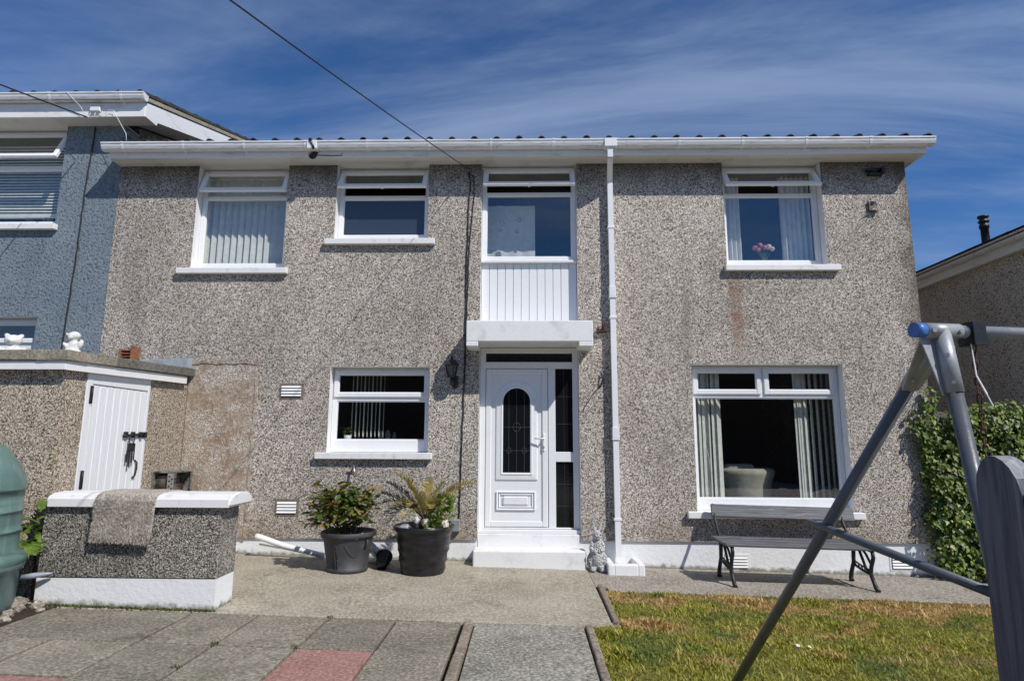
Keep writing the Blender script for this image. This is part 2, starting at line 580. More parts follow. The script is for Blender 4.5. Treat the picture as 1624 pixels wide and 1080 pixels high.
def leaf_mat_obj(name, stops, rough=0.35, trans=0.25):
    """the same for leaves that are objects of their own"""
    t = NT(name)
    c = t.ramp(t.random(), stops)
    t.done(c, rough)
    tl = t.n.new('ShaderNodeBsdfTranslucent')
    t.set(tl, 0, c)
    mx = t.n.new('ShaderNodeMixShader')
    mx.inputs[0].default_value = trans
    t.l.new(t.b.outputs[0], mx.inputs[1])
    t.l.new(tl.outputs[0], mx.inputs[2])
    t.l.new(mx.outputs[0], t.out.inputs[0])
    return t.m


M['ivy'] = leaf_mat('ivy_leaf', [(0.0, (0.03, 0.06, 0.012)), (0.3, (0.10, 0.165, 0.022)), (0.7, (0.20, 0.29, 0.04)), (1.0, (0.44, 0.47, 0.13))], 0.45, 0.35)
M['shrub'] = leaf_mat_obj('shrub_leaf', [(0.0, (0.055, 0.095, 0.025)), (0.4, (0.10, 0.155, 0.035)), (0.66, (0.20, 0.22, 0.05)), (0.82, (0.33, 0.19, 0.06)), (1.0, (0.36, 0.20, 0.08))])
M['shrub_mass'] = leaf_mat('shrub_leaf_mass', [(0.0, (0.055, 0.095, 0.025)), (0.45, (0.11, 0.165, 0.035)), (0.74, (0.22, 0.24, 0.055)), (0.88, (0.33, 0.20, 0.06)), (1.0, (0.36, 0.22, 0.09))], 0.35)
M['palm'] = leaf_mat('palm_frond_yellow', [(0.0, (0.25, 0.215, 0.05)), (0.6, (0.42, 0.345, 0.10)), (1.0, (0.56, 0.45, 0.17))], 0.45)
M['palm_grey'] = leaf_mat('palm_frond_dead', [(0.0, (0.03, 0.03, 0.03)), (1.0, (0.09, 0.09, 0.085))], 0.7, 0.05)
M['palm_green'] = leaf_mat('palm_leaf_green', [(0.0, (0.12, 0.21, 0.025)), (1.0, (0.26, 0.36, 0.06))], 0.4, 0.3)
M['fern'] = leaf_mat('fern_green', [(0.0, (0.09, 0.17, 0.025)), (1.0, (0.20, 0.29, 0.05))], 0.45, 0.3)
M['moss'] = leaf_mat('brown_moss', [(0.0, (0.05, 0.04, 0.015)), (0.55, (0.11, 0.11, 0.03)), (1.0, (0.16, 0.20, 0.04))], 0.8, 0.1)


def lawn_colors(t):
    """dry tan patches among the green, by place"""
    p = t.xyz()
    big = t.noise(1.25, 4, 0.62, t.mapping((0.8, 1.5, 1), loc=(2.3, 0.4, 0)), 0.4)
    bias = t.mrange(p[1], 4.4, 6.4, -0.05, 0.075, False)
    dry = t.mrange(t.math('ADD', big, bias), 0.51, 0.63)
    lush = t.mrange(t.noise(1.9, 3, 0.5, t.mapping(loc=(5.1, 2.2, 0))), 0.50, 0.68)
    return dry, lush


def grass_mat():
    t = NT('grass_blade')
    dry, lush = lawn_colors(t)
    r = t.island()
    green = t.ramp(r, [(0.0, (0.17, 0.19, 0.025)), (0.5, (0.30, 0.30, 0.035)), (0.85, (0.44, 0.39, 0.075)), (1.0, (0.60, 0.48, 0.19))])
    deep = t.ramp(r, [(0.0, (0.07, 0.125, 0.025)), (0.7, (0.14, 0.205, 0.04)), (1.0, (0.28, 0.30, 0.08))])
    tan = t.ramp(r, [(0.0, (0.34, 0.22, 0.075)), (0.5, (0.58, 0.38, 0.15)), (0.8, (0.72, 0.51, 0.24)), (1.0, (0.20, 0.19, 0.05))])
    c = t.mix(lush, green, deep)
    c = t.mix(dry, c, tan)
    t.done(c, 0.55, spec=0.2)
    tl = t.n.new('ShaderNodeBsdfTranslucent')
    t.set(tl, 0, c)
    mx = t.n.new('ShaderNodeMixShader')
    mx.inputs[0].default_value = 0.25
    t.l.new(t.b.outputs[0], mx.inputs[1])
    t.l.new(tl.outputs[0], mx.inputs[2])
    t.l.new(mx.outputs[0], t.out.inputs[0])
    return t.m


def turf_mat():
    t = NT('turf_soil')
    dry, lush = lawn_colors(t)
    n = t.noise(26, 5, 0.7)
    c = t.mix(t.mrange(n, 0.35, 0.65), (0.09, 0.09, 0.022), (0.20, 0.17, 0.055))
    c = t.mix(dry, c, t.mix(n, (0.13, 0.08, 0.035), (0.26, 0.165, 0.08)))
    return t.done(c, 0.95, t.bump(n, 0.02))


M['grass'] = grass_mat()
M['turf'] = turf_mat()


# ------------------------------------------------------------------ mesh building
class MB:
    def __init__(self):
        self.bm = bmesh.new()

    def _add(self, verts, faces, mat=0, smooth=False):
        vs = [self.bm.verts.new(v) for v in verts]
        out = []
        for f in faces:
            try:
                fc = self.bm.faces.new([vs[i] for i in f])
            except ValueError:
                continue
            fc.material_index = mat
            fc.smooth = smooth
            out.append(fc)
        return vs, out

    def box(self, x0, x1, y0, y1, z0, z1, bev=0.0, T=None, mat=0, seg=1):
        vs = [(x, y, z) for x in (x0, x1) for y in (y0, y1) for z in (z0, z1)]
        if T is not None:
            vs = [T @ Vector(v) for v in vs]
        fs = [(0, 1, 3, 2), (4, 6, 7, 5), (0, 4, 5, 1), (2, 3, 7, 6), (0, 2, 6, 4), (1, 5, 7, 3)]
        v, f = self._add(vs, fs, mat)
        if bev > 0:
            es = list({e for q in f for e in q.edges})
            r = bmesh.ops.bevel(self.bm, geom=es, offset=bev, segments=seg, affect='EDGES', profile=0.5)
            for q in r['faces']:
                q.material_index = mat
        return self

    def hexa(self, pts, mat=0):
        """eight corners: bottom four then top four, each anticlockwise"""
        self._add(pts, [(3, 2, 1, 0), (4, 5, 6, 7), (0, 1, 5, 4), (1, 2, 6, 5), (2, 3, 7, 6), (3, 0, 4, 7)], mat)
        return self

    def prism(self, poly, vec, mat=0, smooth=False):
        n = len(poly)
        vec = Vector(vec)
        vs = [Vector(p) for p in poly] + [Vector(p) + vec for p in poly]
        fs = [tuple(range(n - 1, -1, -1)), tuple(range(n, 2 * n))]
        v, f = self._add(vs, fs, mat)
        for i in range(n):
            j = (i + 1) % n
            q = self.bm.faces.new((v[i], v[j], v[n + j], v[n + i]))
            q.material_index = mat
            q.smooth = smooth
        return self

    def tube(self, pts, r, n=8, mat=0, caps=True, flat=None):
        pts = [Vector(p) for p in pts]
        m = len(pts)
        rs = r if isinstance(r, (list, tuple)) else [r] * m
        prev = None
        rings = []
        for i in range(m):
            d = (pts[min(i + 1, m - 1)] - pts[max(i - 1, 0)]).normalized()
            if prev is None:
                a = d.orthogonal().normalized()
                if abs(d.z) < 0.95:
                    a = d.cross(Vector((0, 0, 1))).normalized()
                else:
                    a = d.cross(Vector((0, 1, 0))).normalized()
            else:
                a = (prev - d * prev.dot(d)).normalized()
            prev = a
            b = d.cross(a)
            ring = []
            for k in range(n):
                t = 2 * math.pi * k / n + (math.pi / n if n == 4 else 0)
                w = flat if flat else 1.0
                ring.append(pts[i] + a * math.cos(t) * rs[i] + b * math.sin(t) * rs[i] * w)
            rings.append(ring)
        vs = [v for ring in rings for v in ring]
        fs = []
        for i in range(m - 1):
            for k in range(n):
                k2 = (k + 1) % n
                fs.append((i * n + k, i * n + k2, (i + 1) * n + k2, (i + 1) * n + k))
        v, f = self._add(vs, fs, mat, n > 5)
        if caps:
            for ring, rev in ((v[:n], True), (v[-n:], False)):
                q = self.bm.faces.new(ring[::-1] if rev else ring)
                q.material_index = mat
        return self

    def lathe(self, prof, n=32, c=(0, 0, 0), mat=0, smooth=True):
        vs, fs = [], []
        m = len(prof)
        for r, z in prof:
            for k in range(n):
                t = 2 * math.pi * k / n
                vs.append((c[0] + r * math.cos(t), c[1] + r * math.sin(t), c[2] + z))
        for i in range(m - 1):
            for k in range(n):
                k2 = (k + 1) % n
                fs.append((i * n + k, i * n + k2, (i + 1) * n + k2, (i + 1) * n + k))
        self._add(vs, fs, mat, smooth)
        return self

    def ell(self, c, r, seg=16, rings=10, T=None, mat=0):
        mt = Matrix.Translation(c) @ (T.to_4x4() if T is not None else Matrix()) @ Matrix.Diagonal((r[0], r[1], r[2], 1))
        before = set(self.bm.faces)
        bmesh.ops.create_uvsphere(self.bm, u_segments=seg, v_segments=rings, radius=1, matrix=mt)
        for f in set(self.bm.faces) - before:
            f.smooth = True
            f.material_index = mat
        return self

    def rock(self, c, r, seed, mat=0):
        rnd = random.Random(seed)
        before = set(self.bm.verts)
        bmesh.ops.create_icosphere(self.bm, subdivisions=2, radius=1)
        q = Matrix.Rotation(rnd.uniform(0, 6), 3, 'Z')
        for v in set(self.bm.verts) - before:
            k = 0.8 + 0.4 * rnd.random()
            p = q @ Vector((v.co.x * r[0] * k, v.co.y * r[1] * k, v.co.z * r[2] * k))
            v.co = p + Vector(c)
        return self

    def mesh(self, name):
        me = bpy.data.meshes.new(name)
        bmesh.ops.recalc_face_normals(self.bm, faces=self.bm.faces[:])
        self.bm.to_mesh(me)
        self.bm.free()
        return me


WORLD_ROOT = {}


def add(name, mb, mats, parent=None, kind=None, label=None):
    me = mb.mesh(name) if isinstance(mb, MB) else mb
    for m in (mats if isinstance(mats, (list, tuple)) else [mats]):
        me.materials.append(M[m] if isinstance(m, str) else m)
    return link(name, me, parent, kind, label)


def link(name, me, parent=None, kind=None, label=None):
    o = bpy.data.objects.new(name, me)
    COL.objects.link(o)
    if parent is not None:
        o.parent = parent
        if parent.name in WORLD_ROOT:
            o.matrix_parent_inverse = Matrix.Translation(-Vector(WORLD_ROOT[parent.name]))
    if kind:
        o['kind'] = kind
    if label:
        o['label'] = label
    return o


def tag(o, label, cat, group=None):
    o['label'] = label
    o['category'] = cat
    if group:
        o['group'] = group
    return o


def thing(name, label, cat, loc, group=None, world=True):
    """an Empty at the thing's base; with world=True its parts are written in world coordinates"""
    o = bpy.data.objects.new(name, None)
    COL.objects.link(o)
    o.location = loc
    o.empty_display_size = 0.2
    if world:
        WORLD_ROOT[o.name] = tuple(loc)
    return tag(o, label, cat, group)


def structure(name, mb, mats):
    return add(name, mb, mats, None, 'structure')


def copy_tree(o, loc=None, rotz=None):
    r = o.copy()
    COL.objects.link(r)
    for ch in o.children:
        c = ch.copy()
        COL.objects.link(c)
        c.parent = r
        for gch in ch.children:
            d = gch.copy()
            COL.objects.link(d)
            d.parent = c
    if loc is not None:
        r.location = loc
    if rotz is not None:
        r.rotation_euler.z = rotz
    return r


def np_mesh(name, verts, faces):
    me = bpy.data.meshes.new(name)
    verts = np.asarray(verts, np.float32)
    faces = np.asarray(faces, np.int32)
    k = faces.shape[1]
    me.vertices.add(len(verts))
    me.vertices.foreach_set('co', verts.ravel())
    me.loops.add(faces.size)
    me.loops.foreach_set('vertex_index', faces.ravel())
    me.polygons.add(len(faces))
    me.polygons.foreach_set('loop_start', np.arange(0, faces.size, k, dtype=np.int32))
    me.update(calc_edges=True)
    return me


def scatter(name, tv, tf, pos, rot, scl):
    """many copies of one small template in a single mesh"""
    tv = np.asarray(tv, float)
    tf = np.asarray(tf, int)
    n, k = len(pos), len(tv)
    v = np.einsum('nij,kj->nki', rot, tv) * np.asarray(scl).reshape(n, 1, 1) + np.asarray(pos)[:, None, :]
    f = tf[None] + (np.arange(n) * k)[:, None, None]
    return np_mesh(name, v.reshape(-1, 3), f.reshape(-1, tf.shape[1]))


def rots(yaw, pitch, roll):
    cy, sy, cp, sp, cr, sr = np.cos(yaw), np.sin(yaw), np.cos(pitch), np.sin(pitch), np.cos(roll), np.sin(roll)
    n = len(yaw)
    z = np.zeros(n)
    o = np.ones(n)
    Rz = np.stack([cy, -sy, z, sy, cy, z, z, z, o], 1).reshape(n, 3, 3)
    Rx = np.stack([o, z, z, z, cp, -sp, z, sp, cp], 1).reshape(n, 3, 3)
    Ry = np.stack([cr, z, sr, z, o, z, -sr, z, cr], 1).reshape(n, 3, 3)
    return Rz @ Rx @ Ry


def wall_grid(mb, x0, x1, z0, z1, holes, y0, y1, mf=0, mr=1):
    xs = sorted({x0, x1} | {h[0] for h in holes} | {h[1] for h in holes})
    zs = sorted({z0, z1} | {h[2] for h in holes} | {h[3] for h in holes})
    xs = [x for x in xs if x0 <= x <= x1]
    zs = [z for z in zs if z0 <= z <= z1]

    def solid(i, j):
        if not (0 <= i < len(xs) - 1 and 0 <= j < len(zs) - 1):
            return False
        cx, cz = (xs[i] + xs[i + 1]) / 2, (zs[j] + zs[j + 1]) / 2
        return not any(h[0] < cx < h[1] and h[2] < cz < h[3] for h in holes)

    def inside(i, j):
        return 0 <= i < len(xs) - 1 and 0 <= j < len(zs) - 1

    vc = {}

    def V(i, j, y):
        k = (i, j, y)
        if k not in vc:
            vc[k] = mb.bm.verts.new((xs[i], y, zs[j]))
        return vc[k]

    def face(vs, m):
        f = mb.bm.faces.new(vs)
        f.material_index = m

    for i in range(len(xs) - 1):
        for j in range(len(zs) - 1):
            if not solid(i, j):
                continue
            face((V(i, j, y0), V(i + 1, j, y0), V(i + 1, j + 1, y0), V(i, j + 1, y0)), mf)
            face((V(i, j, y1), V(i, j + 1, y1), V(i + 1, j + 1, y1), V(i + 1, j, y1)), mf)
            for di, dj, a, b in ((-1, 0, (i, j), (i, j + 1)), (1, 0, (i + 1, j + 1), (i + 1, j)),
                                 (0, -1, (i + 1, j), (i, j)), (0, 1, (i, j + 1), (i + 1, j + 1))):
                if not solid(i + di, j + dj):
                    face((V(a[0], a[1], y0), V(b[0], b[1], y0), V(b[0], b[1], y1), V(a[0], a[1], y1)), mr if inside(i + di, j + dj) else mf)
    return mb


# ================================================================== THE SETTING
b = MB()
b.hexa([(-150, -150, G(-150) - 0.16), (150, -150, G(150) - 0.16), (150, 150, G(150) - 0.16), (-150, 150, G(-150) - 0.16),
        (-150, -150, G(-150) - 0.12), (150, -150, G(150) - 0.12), (150, 150, G(150) - 0.12), (-150, 150, G(-150) - 0.12)])
structure('ground', b, 'strip')


def slope_sheet(mb, x0, x1, y0, y1, dz=0.0, th=0.08, bev=0.0, mat=0):
    pts = [(x0, y0, G(x0) + dz - th), (x1, y0, G(x1) + dz - th), (x1, y1, G(x1) + dz - th), (x0, y1, G(x0) + dz - th),
           (x0, y0, G(x0) + dz), (x1, y0, G(x1) + dz), (x1, y1, G(x1) + dz), (x0, y1, G(x0) + dz)]
    if bev:
        vs, fs = mb._add(pts, [(3, 2, 1, 0), (4, 5, 6, 7), (0, 1, 5, 4), (1, 2, 6, 5), (2, 3, 7, 6), (3, 0, 4, 7)], mat)
        es = list({e for q in fs for e in q.edges})
        bmesh.ops.bevel(mb.bm, geom=es, offset=bev, segments=2, affect='EDGES', profile=0.5)
    else:
        mb.hexa(pts, mat)
    return mb


b = MB()
slope_sheet(b, -4.46, 0.735, 5.372, D + 0.2, 0.0, 0.1, 0.008)
structure('terrace', b, 'terrace')
b = MB()
slope_sheet(b, 0.86, 6.9, 6.66, D + 0.2, -0.006, 0.1, 0.006)
slope_sheet(b, 0.74, 0.86, 6.80, D + 0.2, -0.006, 0.1)
structure('side_path', b, 'strip')

# paved patio: every slab is a piece of its own on a dark bed
b = MB()
slope_sheet(b, -6.2, -0.53, 1.2, 5.362, -0.030, 0.06)
patio = structure('patio', b, 'soil')
rs = random.Random(4)
XJ = [-6.0, -5.25, -4.62, -4.02, -3.42, -2.81, -2.245, -1.645, -1.085, -0.535]
YJ = [5.352, 4.60, 3.95, 3.30, 2.65, 2.0]
RED = {(7, 1), (4, 2), (2, 2)}
for i in range(len(XJ) - 1):
    for j in range(len(YJ) - 1):
        b = MB()
        gp = 0.011
        dz = rs.uniform(-0.006, 0.003)
        x0, x1, y0, y1 = XJ[i] + gp, XJ[i + 1] - gp, YJ[j + 1] + gp, YJ[j] - gp
        tl = rs.uniform(-0.005, 0.005)
        slope_sheet(b, x0, x1, y0, y1, dz, 0.045, 0.006)
        for v in b.bm.verts:
            v.co.z += tl * (v.co.x - x0) / (x1 - x0)
        red = (i, j) in RED or (j == 2 and i == 3)
        add('paving_slab', b, 'slab_red' if red else 'slab', patio, label='dull red paving slab' if red else None)

WR = random.Random(15)
WEEDS = [(-1.645, 5.35, 'weed in the joint where a slab meets the terrace edge'), (-1.66, 4.62, 'weed at the far left corner of the middle red slab'), (-2.25, 4.61, 'weed at the slab corner left of the middle red slab'),
         (-4.02, 5.30, 'weed in the joint beside the dirt under the tank'), (-2.245, 4.15, 'weed halfway along a joint below the low wall')]
for wx, wy, wl_ in WEEDS:
    b = MB()
    for k in range(11):
        az = WR.uniform(0, 6.28)
        L = WR.uniform(0.012, 0.03)
        p = Vector((wx + WR.uniform(-0.03, 0.03), wy + WR.uniform(-0.012, 0.012), G(wx) - 0.02))
        q = p + Vector((math.cos(az) * L, math.sin(az) * L, L * 0.9 + 0.018))
        sd = Vector((-math.sin(az), math.cos(az), 0)) * L * 0.22
        m_ = p.lerp(q, 0.55) + Vector((0, 0, 0.006))
        b._add([p, m_ + sd, q, m_ - sd], [(0, 1, 2, 3)])
    tag(add('joint_weed', b, 'moss'), 'tiny ' + wl_, 'weed', 'weeds in the paving joints')

# front path with its kerbs
b = MB()
slope_sheet(b, -0.425, 0.477, 1.2, 5.355, -0.004, 0.1, 0.006)
path = structure('front_path', b, 'path')
KS = random.Random(8)


def kerb_run(p0, p1, w, dz, length=0.9):
    p0, p1 = Vector(p0), Vector(p1)
    tot = (p1 - p0).length
    n = max(1, round(tot / length))
    d = (p1 - p0).normalized()
    s = Vector((-d.y, d.x)) * w / 2
    for k in range(n):
        a = p0 + d * (tot * k / n + 0.004)
        c = p0 + d * (tot * (k + 1) / n - 0.004)
        jz = KS.uniform(-0.004, 0.004)
        jx = Vector((KS.uniform(-0.004, 0.004), 0))
        q = [a - s + jx, c - s + jx, c + s + jx, a + s + jx]
        m = MB()
        vs, fs = m._add([(v.x, v.y, G(v.x) - 0.1) for v in q] + [(v.x, v.y, G(v.x) + dz + jz) for v in q],
                        [(3, 2, 1, 0), (4, 5, 6, 7), (0, 1, 5, 4), (1, 2, 6, 5), (2, 3, 7, 6), (3, 0, 4, 7)])
        es = list({e for f in fs for e in f.edges})
        bmesh.ops.bevel(m.bm, geom=es, offset=0.014, segments=2, affect='EDGES', profile=0.5)
        add('kerb_stone', m, 'kerb', path)


kerb_run((-0.478, 1.2), (-0.472, 5.355), 0.072, 0.022)
kerb_run((0.515, 1.2), (0.517, 5.355), 0.062, 0.022)
kerb_run((0.786, 6.79), (0.768, 5.46), 0.056, 0.030, 1.4)
kerb_run((0.56, 5.43), (0.80, 5.43), 0.05, 0.0, 0.4)

# lawn: turf sheet, blades of grass, daisies
b = MB()
slope_sheet(b, 0.55, 9.0, 0.6, 5.40, -0.030, 0.06)
slope_sheet(b, 0.82, 9.0, 5.40, 6.655, -0.030, 0.06)
structure('lawn', b, 'turf')


def make_grass():
    rng = np.random.default_rng(5)
    n = 230000
    x = rng.uniform(0.55, 6.6, n)
    y = rng.uniform(3.2, 6.66, n)
    ok = (y < 5.41) | (x > 0.83)
    x, y = x[ok], y[ok]
    n = len(x)
    # tufts: clumps grow taller
    h = 0.014 + 0.020 * rng.random(n)
    h += np.where(rng.random(n) < 0.03, rng.uniform(0.015, 0.045, n), 0.0)
    cx = rng.uniform(0.6, 6.5, 90)
    cy = rng.uniform(3.3, 6.6, 90)
    ch = rng.uniform(0.008, 0.028, 90)
    extra = [(1.10, 5.58, 0.05), (0.70, 5.2, 0.045), (2.25, 6.40, 0.05), (1.45, 6.56, 0.03), (2.9, 6.5, 0.03), (0.72, 4.75, 0.04), (3.6, 6.56, 0.025)]
    cx = np.r_[cx, [e[0] for e in extra]]
    cy = np.r_[cy, [e[1] for e in extra]]
    ch = np.r_[ch, [e[2] for e in extra]]
    for a, c, q in zip(cx, cy, ch):
        h += q * np.exp(-((x - a) ** 2 + (y - c) ** 2) / 0.016)
    edge = np.minimum(np.abs(y - 6.66), np.where(y < 5.41, np.abs(x - 0.55), np.abs(x - 0.83)))
    h += 0.018 * np.exp(-edge / 0.04)
    yaw = rng.uniform(0, 2 * math.pi, n)
    lean = np.abs(rng.normal(0.55, 0.3, n))
    pos = np.stack([x, y, -SL * x - 0.034], 1)
    w = 0.11
    tv = [(-w, 0, 0), (w, 0, 0), (w * 0.8, 0.10, 0.55), (-w * 0.8, 0.10, 0.55), (0, 0.36, 1.0)]
    tf3 = [(0, 1, 2), (0, 2, 3), (3, 2, 4)]
    R = rots(yaw, -lean, np.zeros(n))
    return scatter('grass', tv, tf3, pos, R, h)


add('grass', make_grass(), 'grass', None, 'stuff')


# ================================================================== THE HOUSE
house = thing('terraced_house', 'pebble dashed two storey terraced house with white windows, door canopy and central front door', 'house', (0, D, 0))
WT = E + 3.78      # top of the wall
HX0, HX1 = -5.695, 5.150
O1 = (-4.575, -3.310, E + 2.29, WT)
O2 = (-2.625, -1.345, E + 2.695, WT)
O3 = (-0.612, 0.686, E - 1.30, WT)
O4 = (2.680, 4.010, E + 2.315, WT)
OL = (2.145, 4.085, E - 0.855, E + 0.993)
OK = (-2.575, -1.265, E - 0.155, E + 0.955)
b = MB()
wall_grid(b, HX0, HX1, E - 1.22, WT, [O1, O2, O3, O4, OL, OK], D, D + 0.30)
add('front_wall', b, ['dash', 'white'], house)
b = MB()
b.box(HX0, HX0 + 0.3, D + 0.3, 15.2, -0.3, WT)
b.box(HX1 - 0.3, HX1, D + 0.3, 15.2, -0.4, WT)
b.box(HX0, HX1, 15.2, 15.5, -0.4, WT)
add('side_wall', b, 'dash', house)


def plinth_poly(x0, x1, z):
    return [(x0, D + 0.028, G(x0) - 0.1), (x1, D + 0.028, G(x1) - 0.1), (x1, D + 0.028, z), (x0, D + 0.028, z)]


b = MB()
b.prism(plinth_poly(HX0, -0.612, E - 1.223), (0, 0.27, 0))
b.prism(plinth_poly(0.686, HX1 + 0.05, E - 1.223), (0, 0.27, 0))
add('plinth', b, 'plinth', house)

# rooms behind the windows
b = MB()
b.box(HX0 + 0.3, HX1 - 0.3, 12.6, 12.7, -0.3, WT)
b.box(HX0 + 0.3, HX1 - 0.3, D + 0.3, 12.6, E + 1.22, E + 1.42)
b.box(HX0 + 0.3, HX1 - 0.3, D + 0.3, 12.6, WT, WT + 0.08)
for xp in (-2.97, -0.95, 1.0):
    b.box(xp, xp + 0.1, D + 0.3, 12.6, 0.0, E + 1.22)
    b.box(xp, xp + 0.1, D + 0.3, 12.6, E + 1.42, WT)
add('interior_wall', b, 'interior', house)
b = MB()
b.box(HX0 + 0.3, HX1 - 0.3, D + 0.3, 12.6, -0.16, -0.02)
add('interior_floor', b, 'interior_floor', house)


def frame_rect(mb, x0, x1, z0, z1, y0, y1, w, T=None, bev=0.006, wb=None):
    wb = wb or w
    mb.box(x0, x0 + w, y0, y1, z0, z1, bev, T)
    mb.box(x1 - w, x1, y0, y1, z0, z1, bev, T)
    mb.box(x0 + w - 0.002, x1 - w + 0.002, y0 + 0.001, y1 - 0.001, z1 - w, z1 - 0.001, bev, T)
    mb.box(x0 + w - 0.002, x1 - w + 0.002, y0 + 0.001, y1 - 0.001, z0 + 0.001, z0 + wb, bev, T)
    return mb


def window(op, zf0, zt0, zt1, sashes, sill=None, name_parent=house, Y=None, wbot=0.06, pane='glass', ztop=None, fr=0.062):
    Y = (D + 0.14) if Y is None else Y
    x0, x1, ztop = op[0] + 0.002, op[1] - 0.002, (ztop or op[3]) - 0.003
    b = MB()
    frame_rect(b, x0, x1, zf0, ztop, Y, Y + 0.07, fr, wb=wbot)
    b.box(x0 + fr - 0.003, x1 - fr + 0.003, Y + 0.002, Y + 0.068, zt0, zt1, 0.006)
    if len(sashes) > 1:
        xm = (sashes[0][1] + sashes[1][0]) / 2
        b.box(xm - 0.022, xm + 0.022, Y + 0.003, Y + 0.067, zt1 - 0.003, ztop - fr + 0.003, 0.004)
    # glazing bead round the fixed light
    bx0, bx1, bz0, bz1 = x0 + fr, x1 - fr, zf0 + wbot, zt0
    frame_rect(b, bx0 - 0.002, bx1 + 0.002, bz0 - 0.002, bz1 + 0.002, Y + 0.012, Y + 0.03, 0.014, bev=0.003)
    w = add('window', b, 'upvc', name_parent)
    b = MB()
    b.box(bx0, bx1, Y + 0.030, Y + 0.036, bz0, bz1)
    add('glass_pane', b, pane, w)
    for sx0, sx1, ang in sashes:
        zh = ztop - 0.03
        h = zh - zt1 + 0.012
        T = Matrix.Translation((0, Y - 0.018, zh)) @ Matrix.Rotation(-rad(ang), 4, 'X')
        b = MB()
        frame_rect(b, sx0, sx1, -h, 0, -0.006, 0.044, 0.058, T, 0.006)
        frame_rect(b, sx0 + 0.056, sx1 - 0.056, -h + 0.056, -0.056, 0.004, 0.03, 0.012, T, 0.003)
        if ang > 1:
            xm = (sx0 + sx1) / 2
            b.box(xm - 0.015, xm + 0.015, 0.044, 0.062, -h + 0.012, -h + 0.05, 0.004, T)
            for xs in (sx0 + 0.1, sx0 + 0.32, sx1 - 0.32, sx1 - 0.1):
                b.box(xs - 0.03, xs + 0.03, 0.044, 0.047, -h + 0.02, -h + 0.036, 0, T)
            for xs in (sx0 + 0.03, sx1 - 0.03):
                p0 = T @ Vector((xs, 0.044, -h * 0.62))
                b.tube([p0, (xs, Y + 0.03, zh - h * 0.55)], 0.007, 6)
        add('opening_sash', b, 'upvc', w)
        b = MB()
        b.box(sx0 + 0.058, sx1 - 0.058, 0.012, 0.018, -h + 0.058, -0.058, 0, T)
        add('glass_pane', b, 'glass', w)
    if sill:
        b = MB()
        sx0, sx1, sz0, sz1 = sill
        b.box(sx0, sx1, D - 0.072, D - 0.001, sz0, sz1, 0.008, seg=2)
        b.box(op[0] + 0.003, op[1] - 0.003, D - 0.001, Y + 0.02, sz1 - 0.03, sz1 - 0.006)
        add('window_sill', b, 'sill', w)
    return w


def full(op):
    return (op[0] + 0.022, op[1] - 0.022)


window(O1, O1[2] + 0.003, E + 3.345, E + 3.395, [full(O1) + (23,)], (-4.735, -3.225, E + 2.212, E + 2.292), wbot=0.11)
window(O2, O2[2] + 0.003, E + 3.335, E + 3.39, [full(O2) + (33,)], (-2.738, -1.238, E + 2.617, E + 2.697), pane='frosted', wbot=0.11)
window((O3[0], O3[1], 0, WT), E + 2.42, E + 3.36, E + 3.41, [full(O3) + (31,)], Y=D + 0.10)
window(O4, O4[2] + 0.003, E + 3.345, E + 3.395, [full(O4) + (33,)], (2.640, 4.150, E + 2.238, E + 2.318), wbot=0.11)
window(OL, OL[2] + 0.003, E + 0.57, E + 0.628, [(2.19, 3.075, 0.0), (3.115, 4.04, 0.0)], (2.012, 4.185, E - 0.935, E - 0.853), wbot=0.145)
window(OK, OK[2] + 0.003, E + 0.515, E + 0.578, [full(OK) + (0.0,)], (-2.705, -1.203, E - 0.235, E - 0.152), wbot=0.16)

# white strip under the landing window, boarded panel below it
b = MB()
b.box(O3[0] + 0.003, O3[1] - 0.003, D + 0.045, D + 0.17, E + 2.385, E + 2.419, 0.005)
add('window_ledge', b, 'upvc', house)
b = MB()
b.box(O3[0] + 0.003, O3[1] - 0.003, D + 0.115, D + 0.15, E + 1.25, E + 2.384)
clad = add('cladding_panel', b, 'upvc', house)
nb = 12
bw = (O3[1] - O3[0] - 0.006) / nb
me = None
for k in range(nb):
    x0 = O3[0] + 0.003 + bw * k
    if me is None:
        b = MB()
        b.box(0.0035, bw - 0.0035, 0, 0.014, 0, 0.905, 0.004)
        me = b.mesh('cladding_board')
        me.materials.append(M['upvc'])
    o = link('cladding_board', me, clad)
    o.location = (x0, D + 0.101, E + 1.478)

# door canopy
b = MB()
b.box(-0.752, 0.832, D - 0.42, D - 0.001, E + 1.228, E + 1.494, 0.010, seg=2)
b.box(-0.752, -0.603, D - 0.419, D - 0.002, E + 1.168, E + 1.230, 0.006)
b.box(0.655, 0.832, D - 0.419, D - 0.002, E + 1.168, E + 1.230, 0.006)
b.box(O3[0] + 0.003, O3[1] - 0.003, D - 0.002, D + 0.10, E + 1.228, E + 1.476)
add('door_canopy', b, 'white', house)

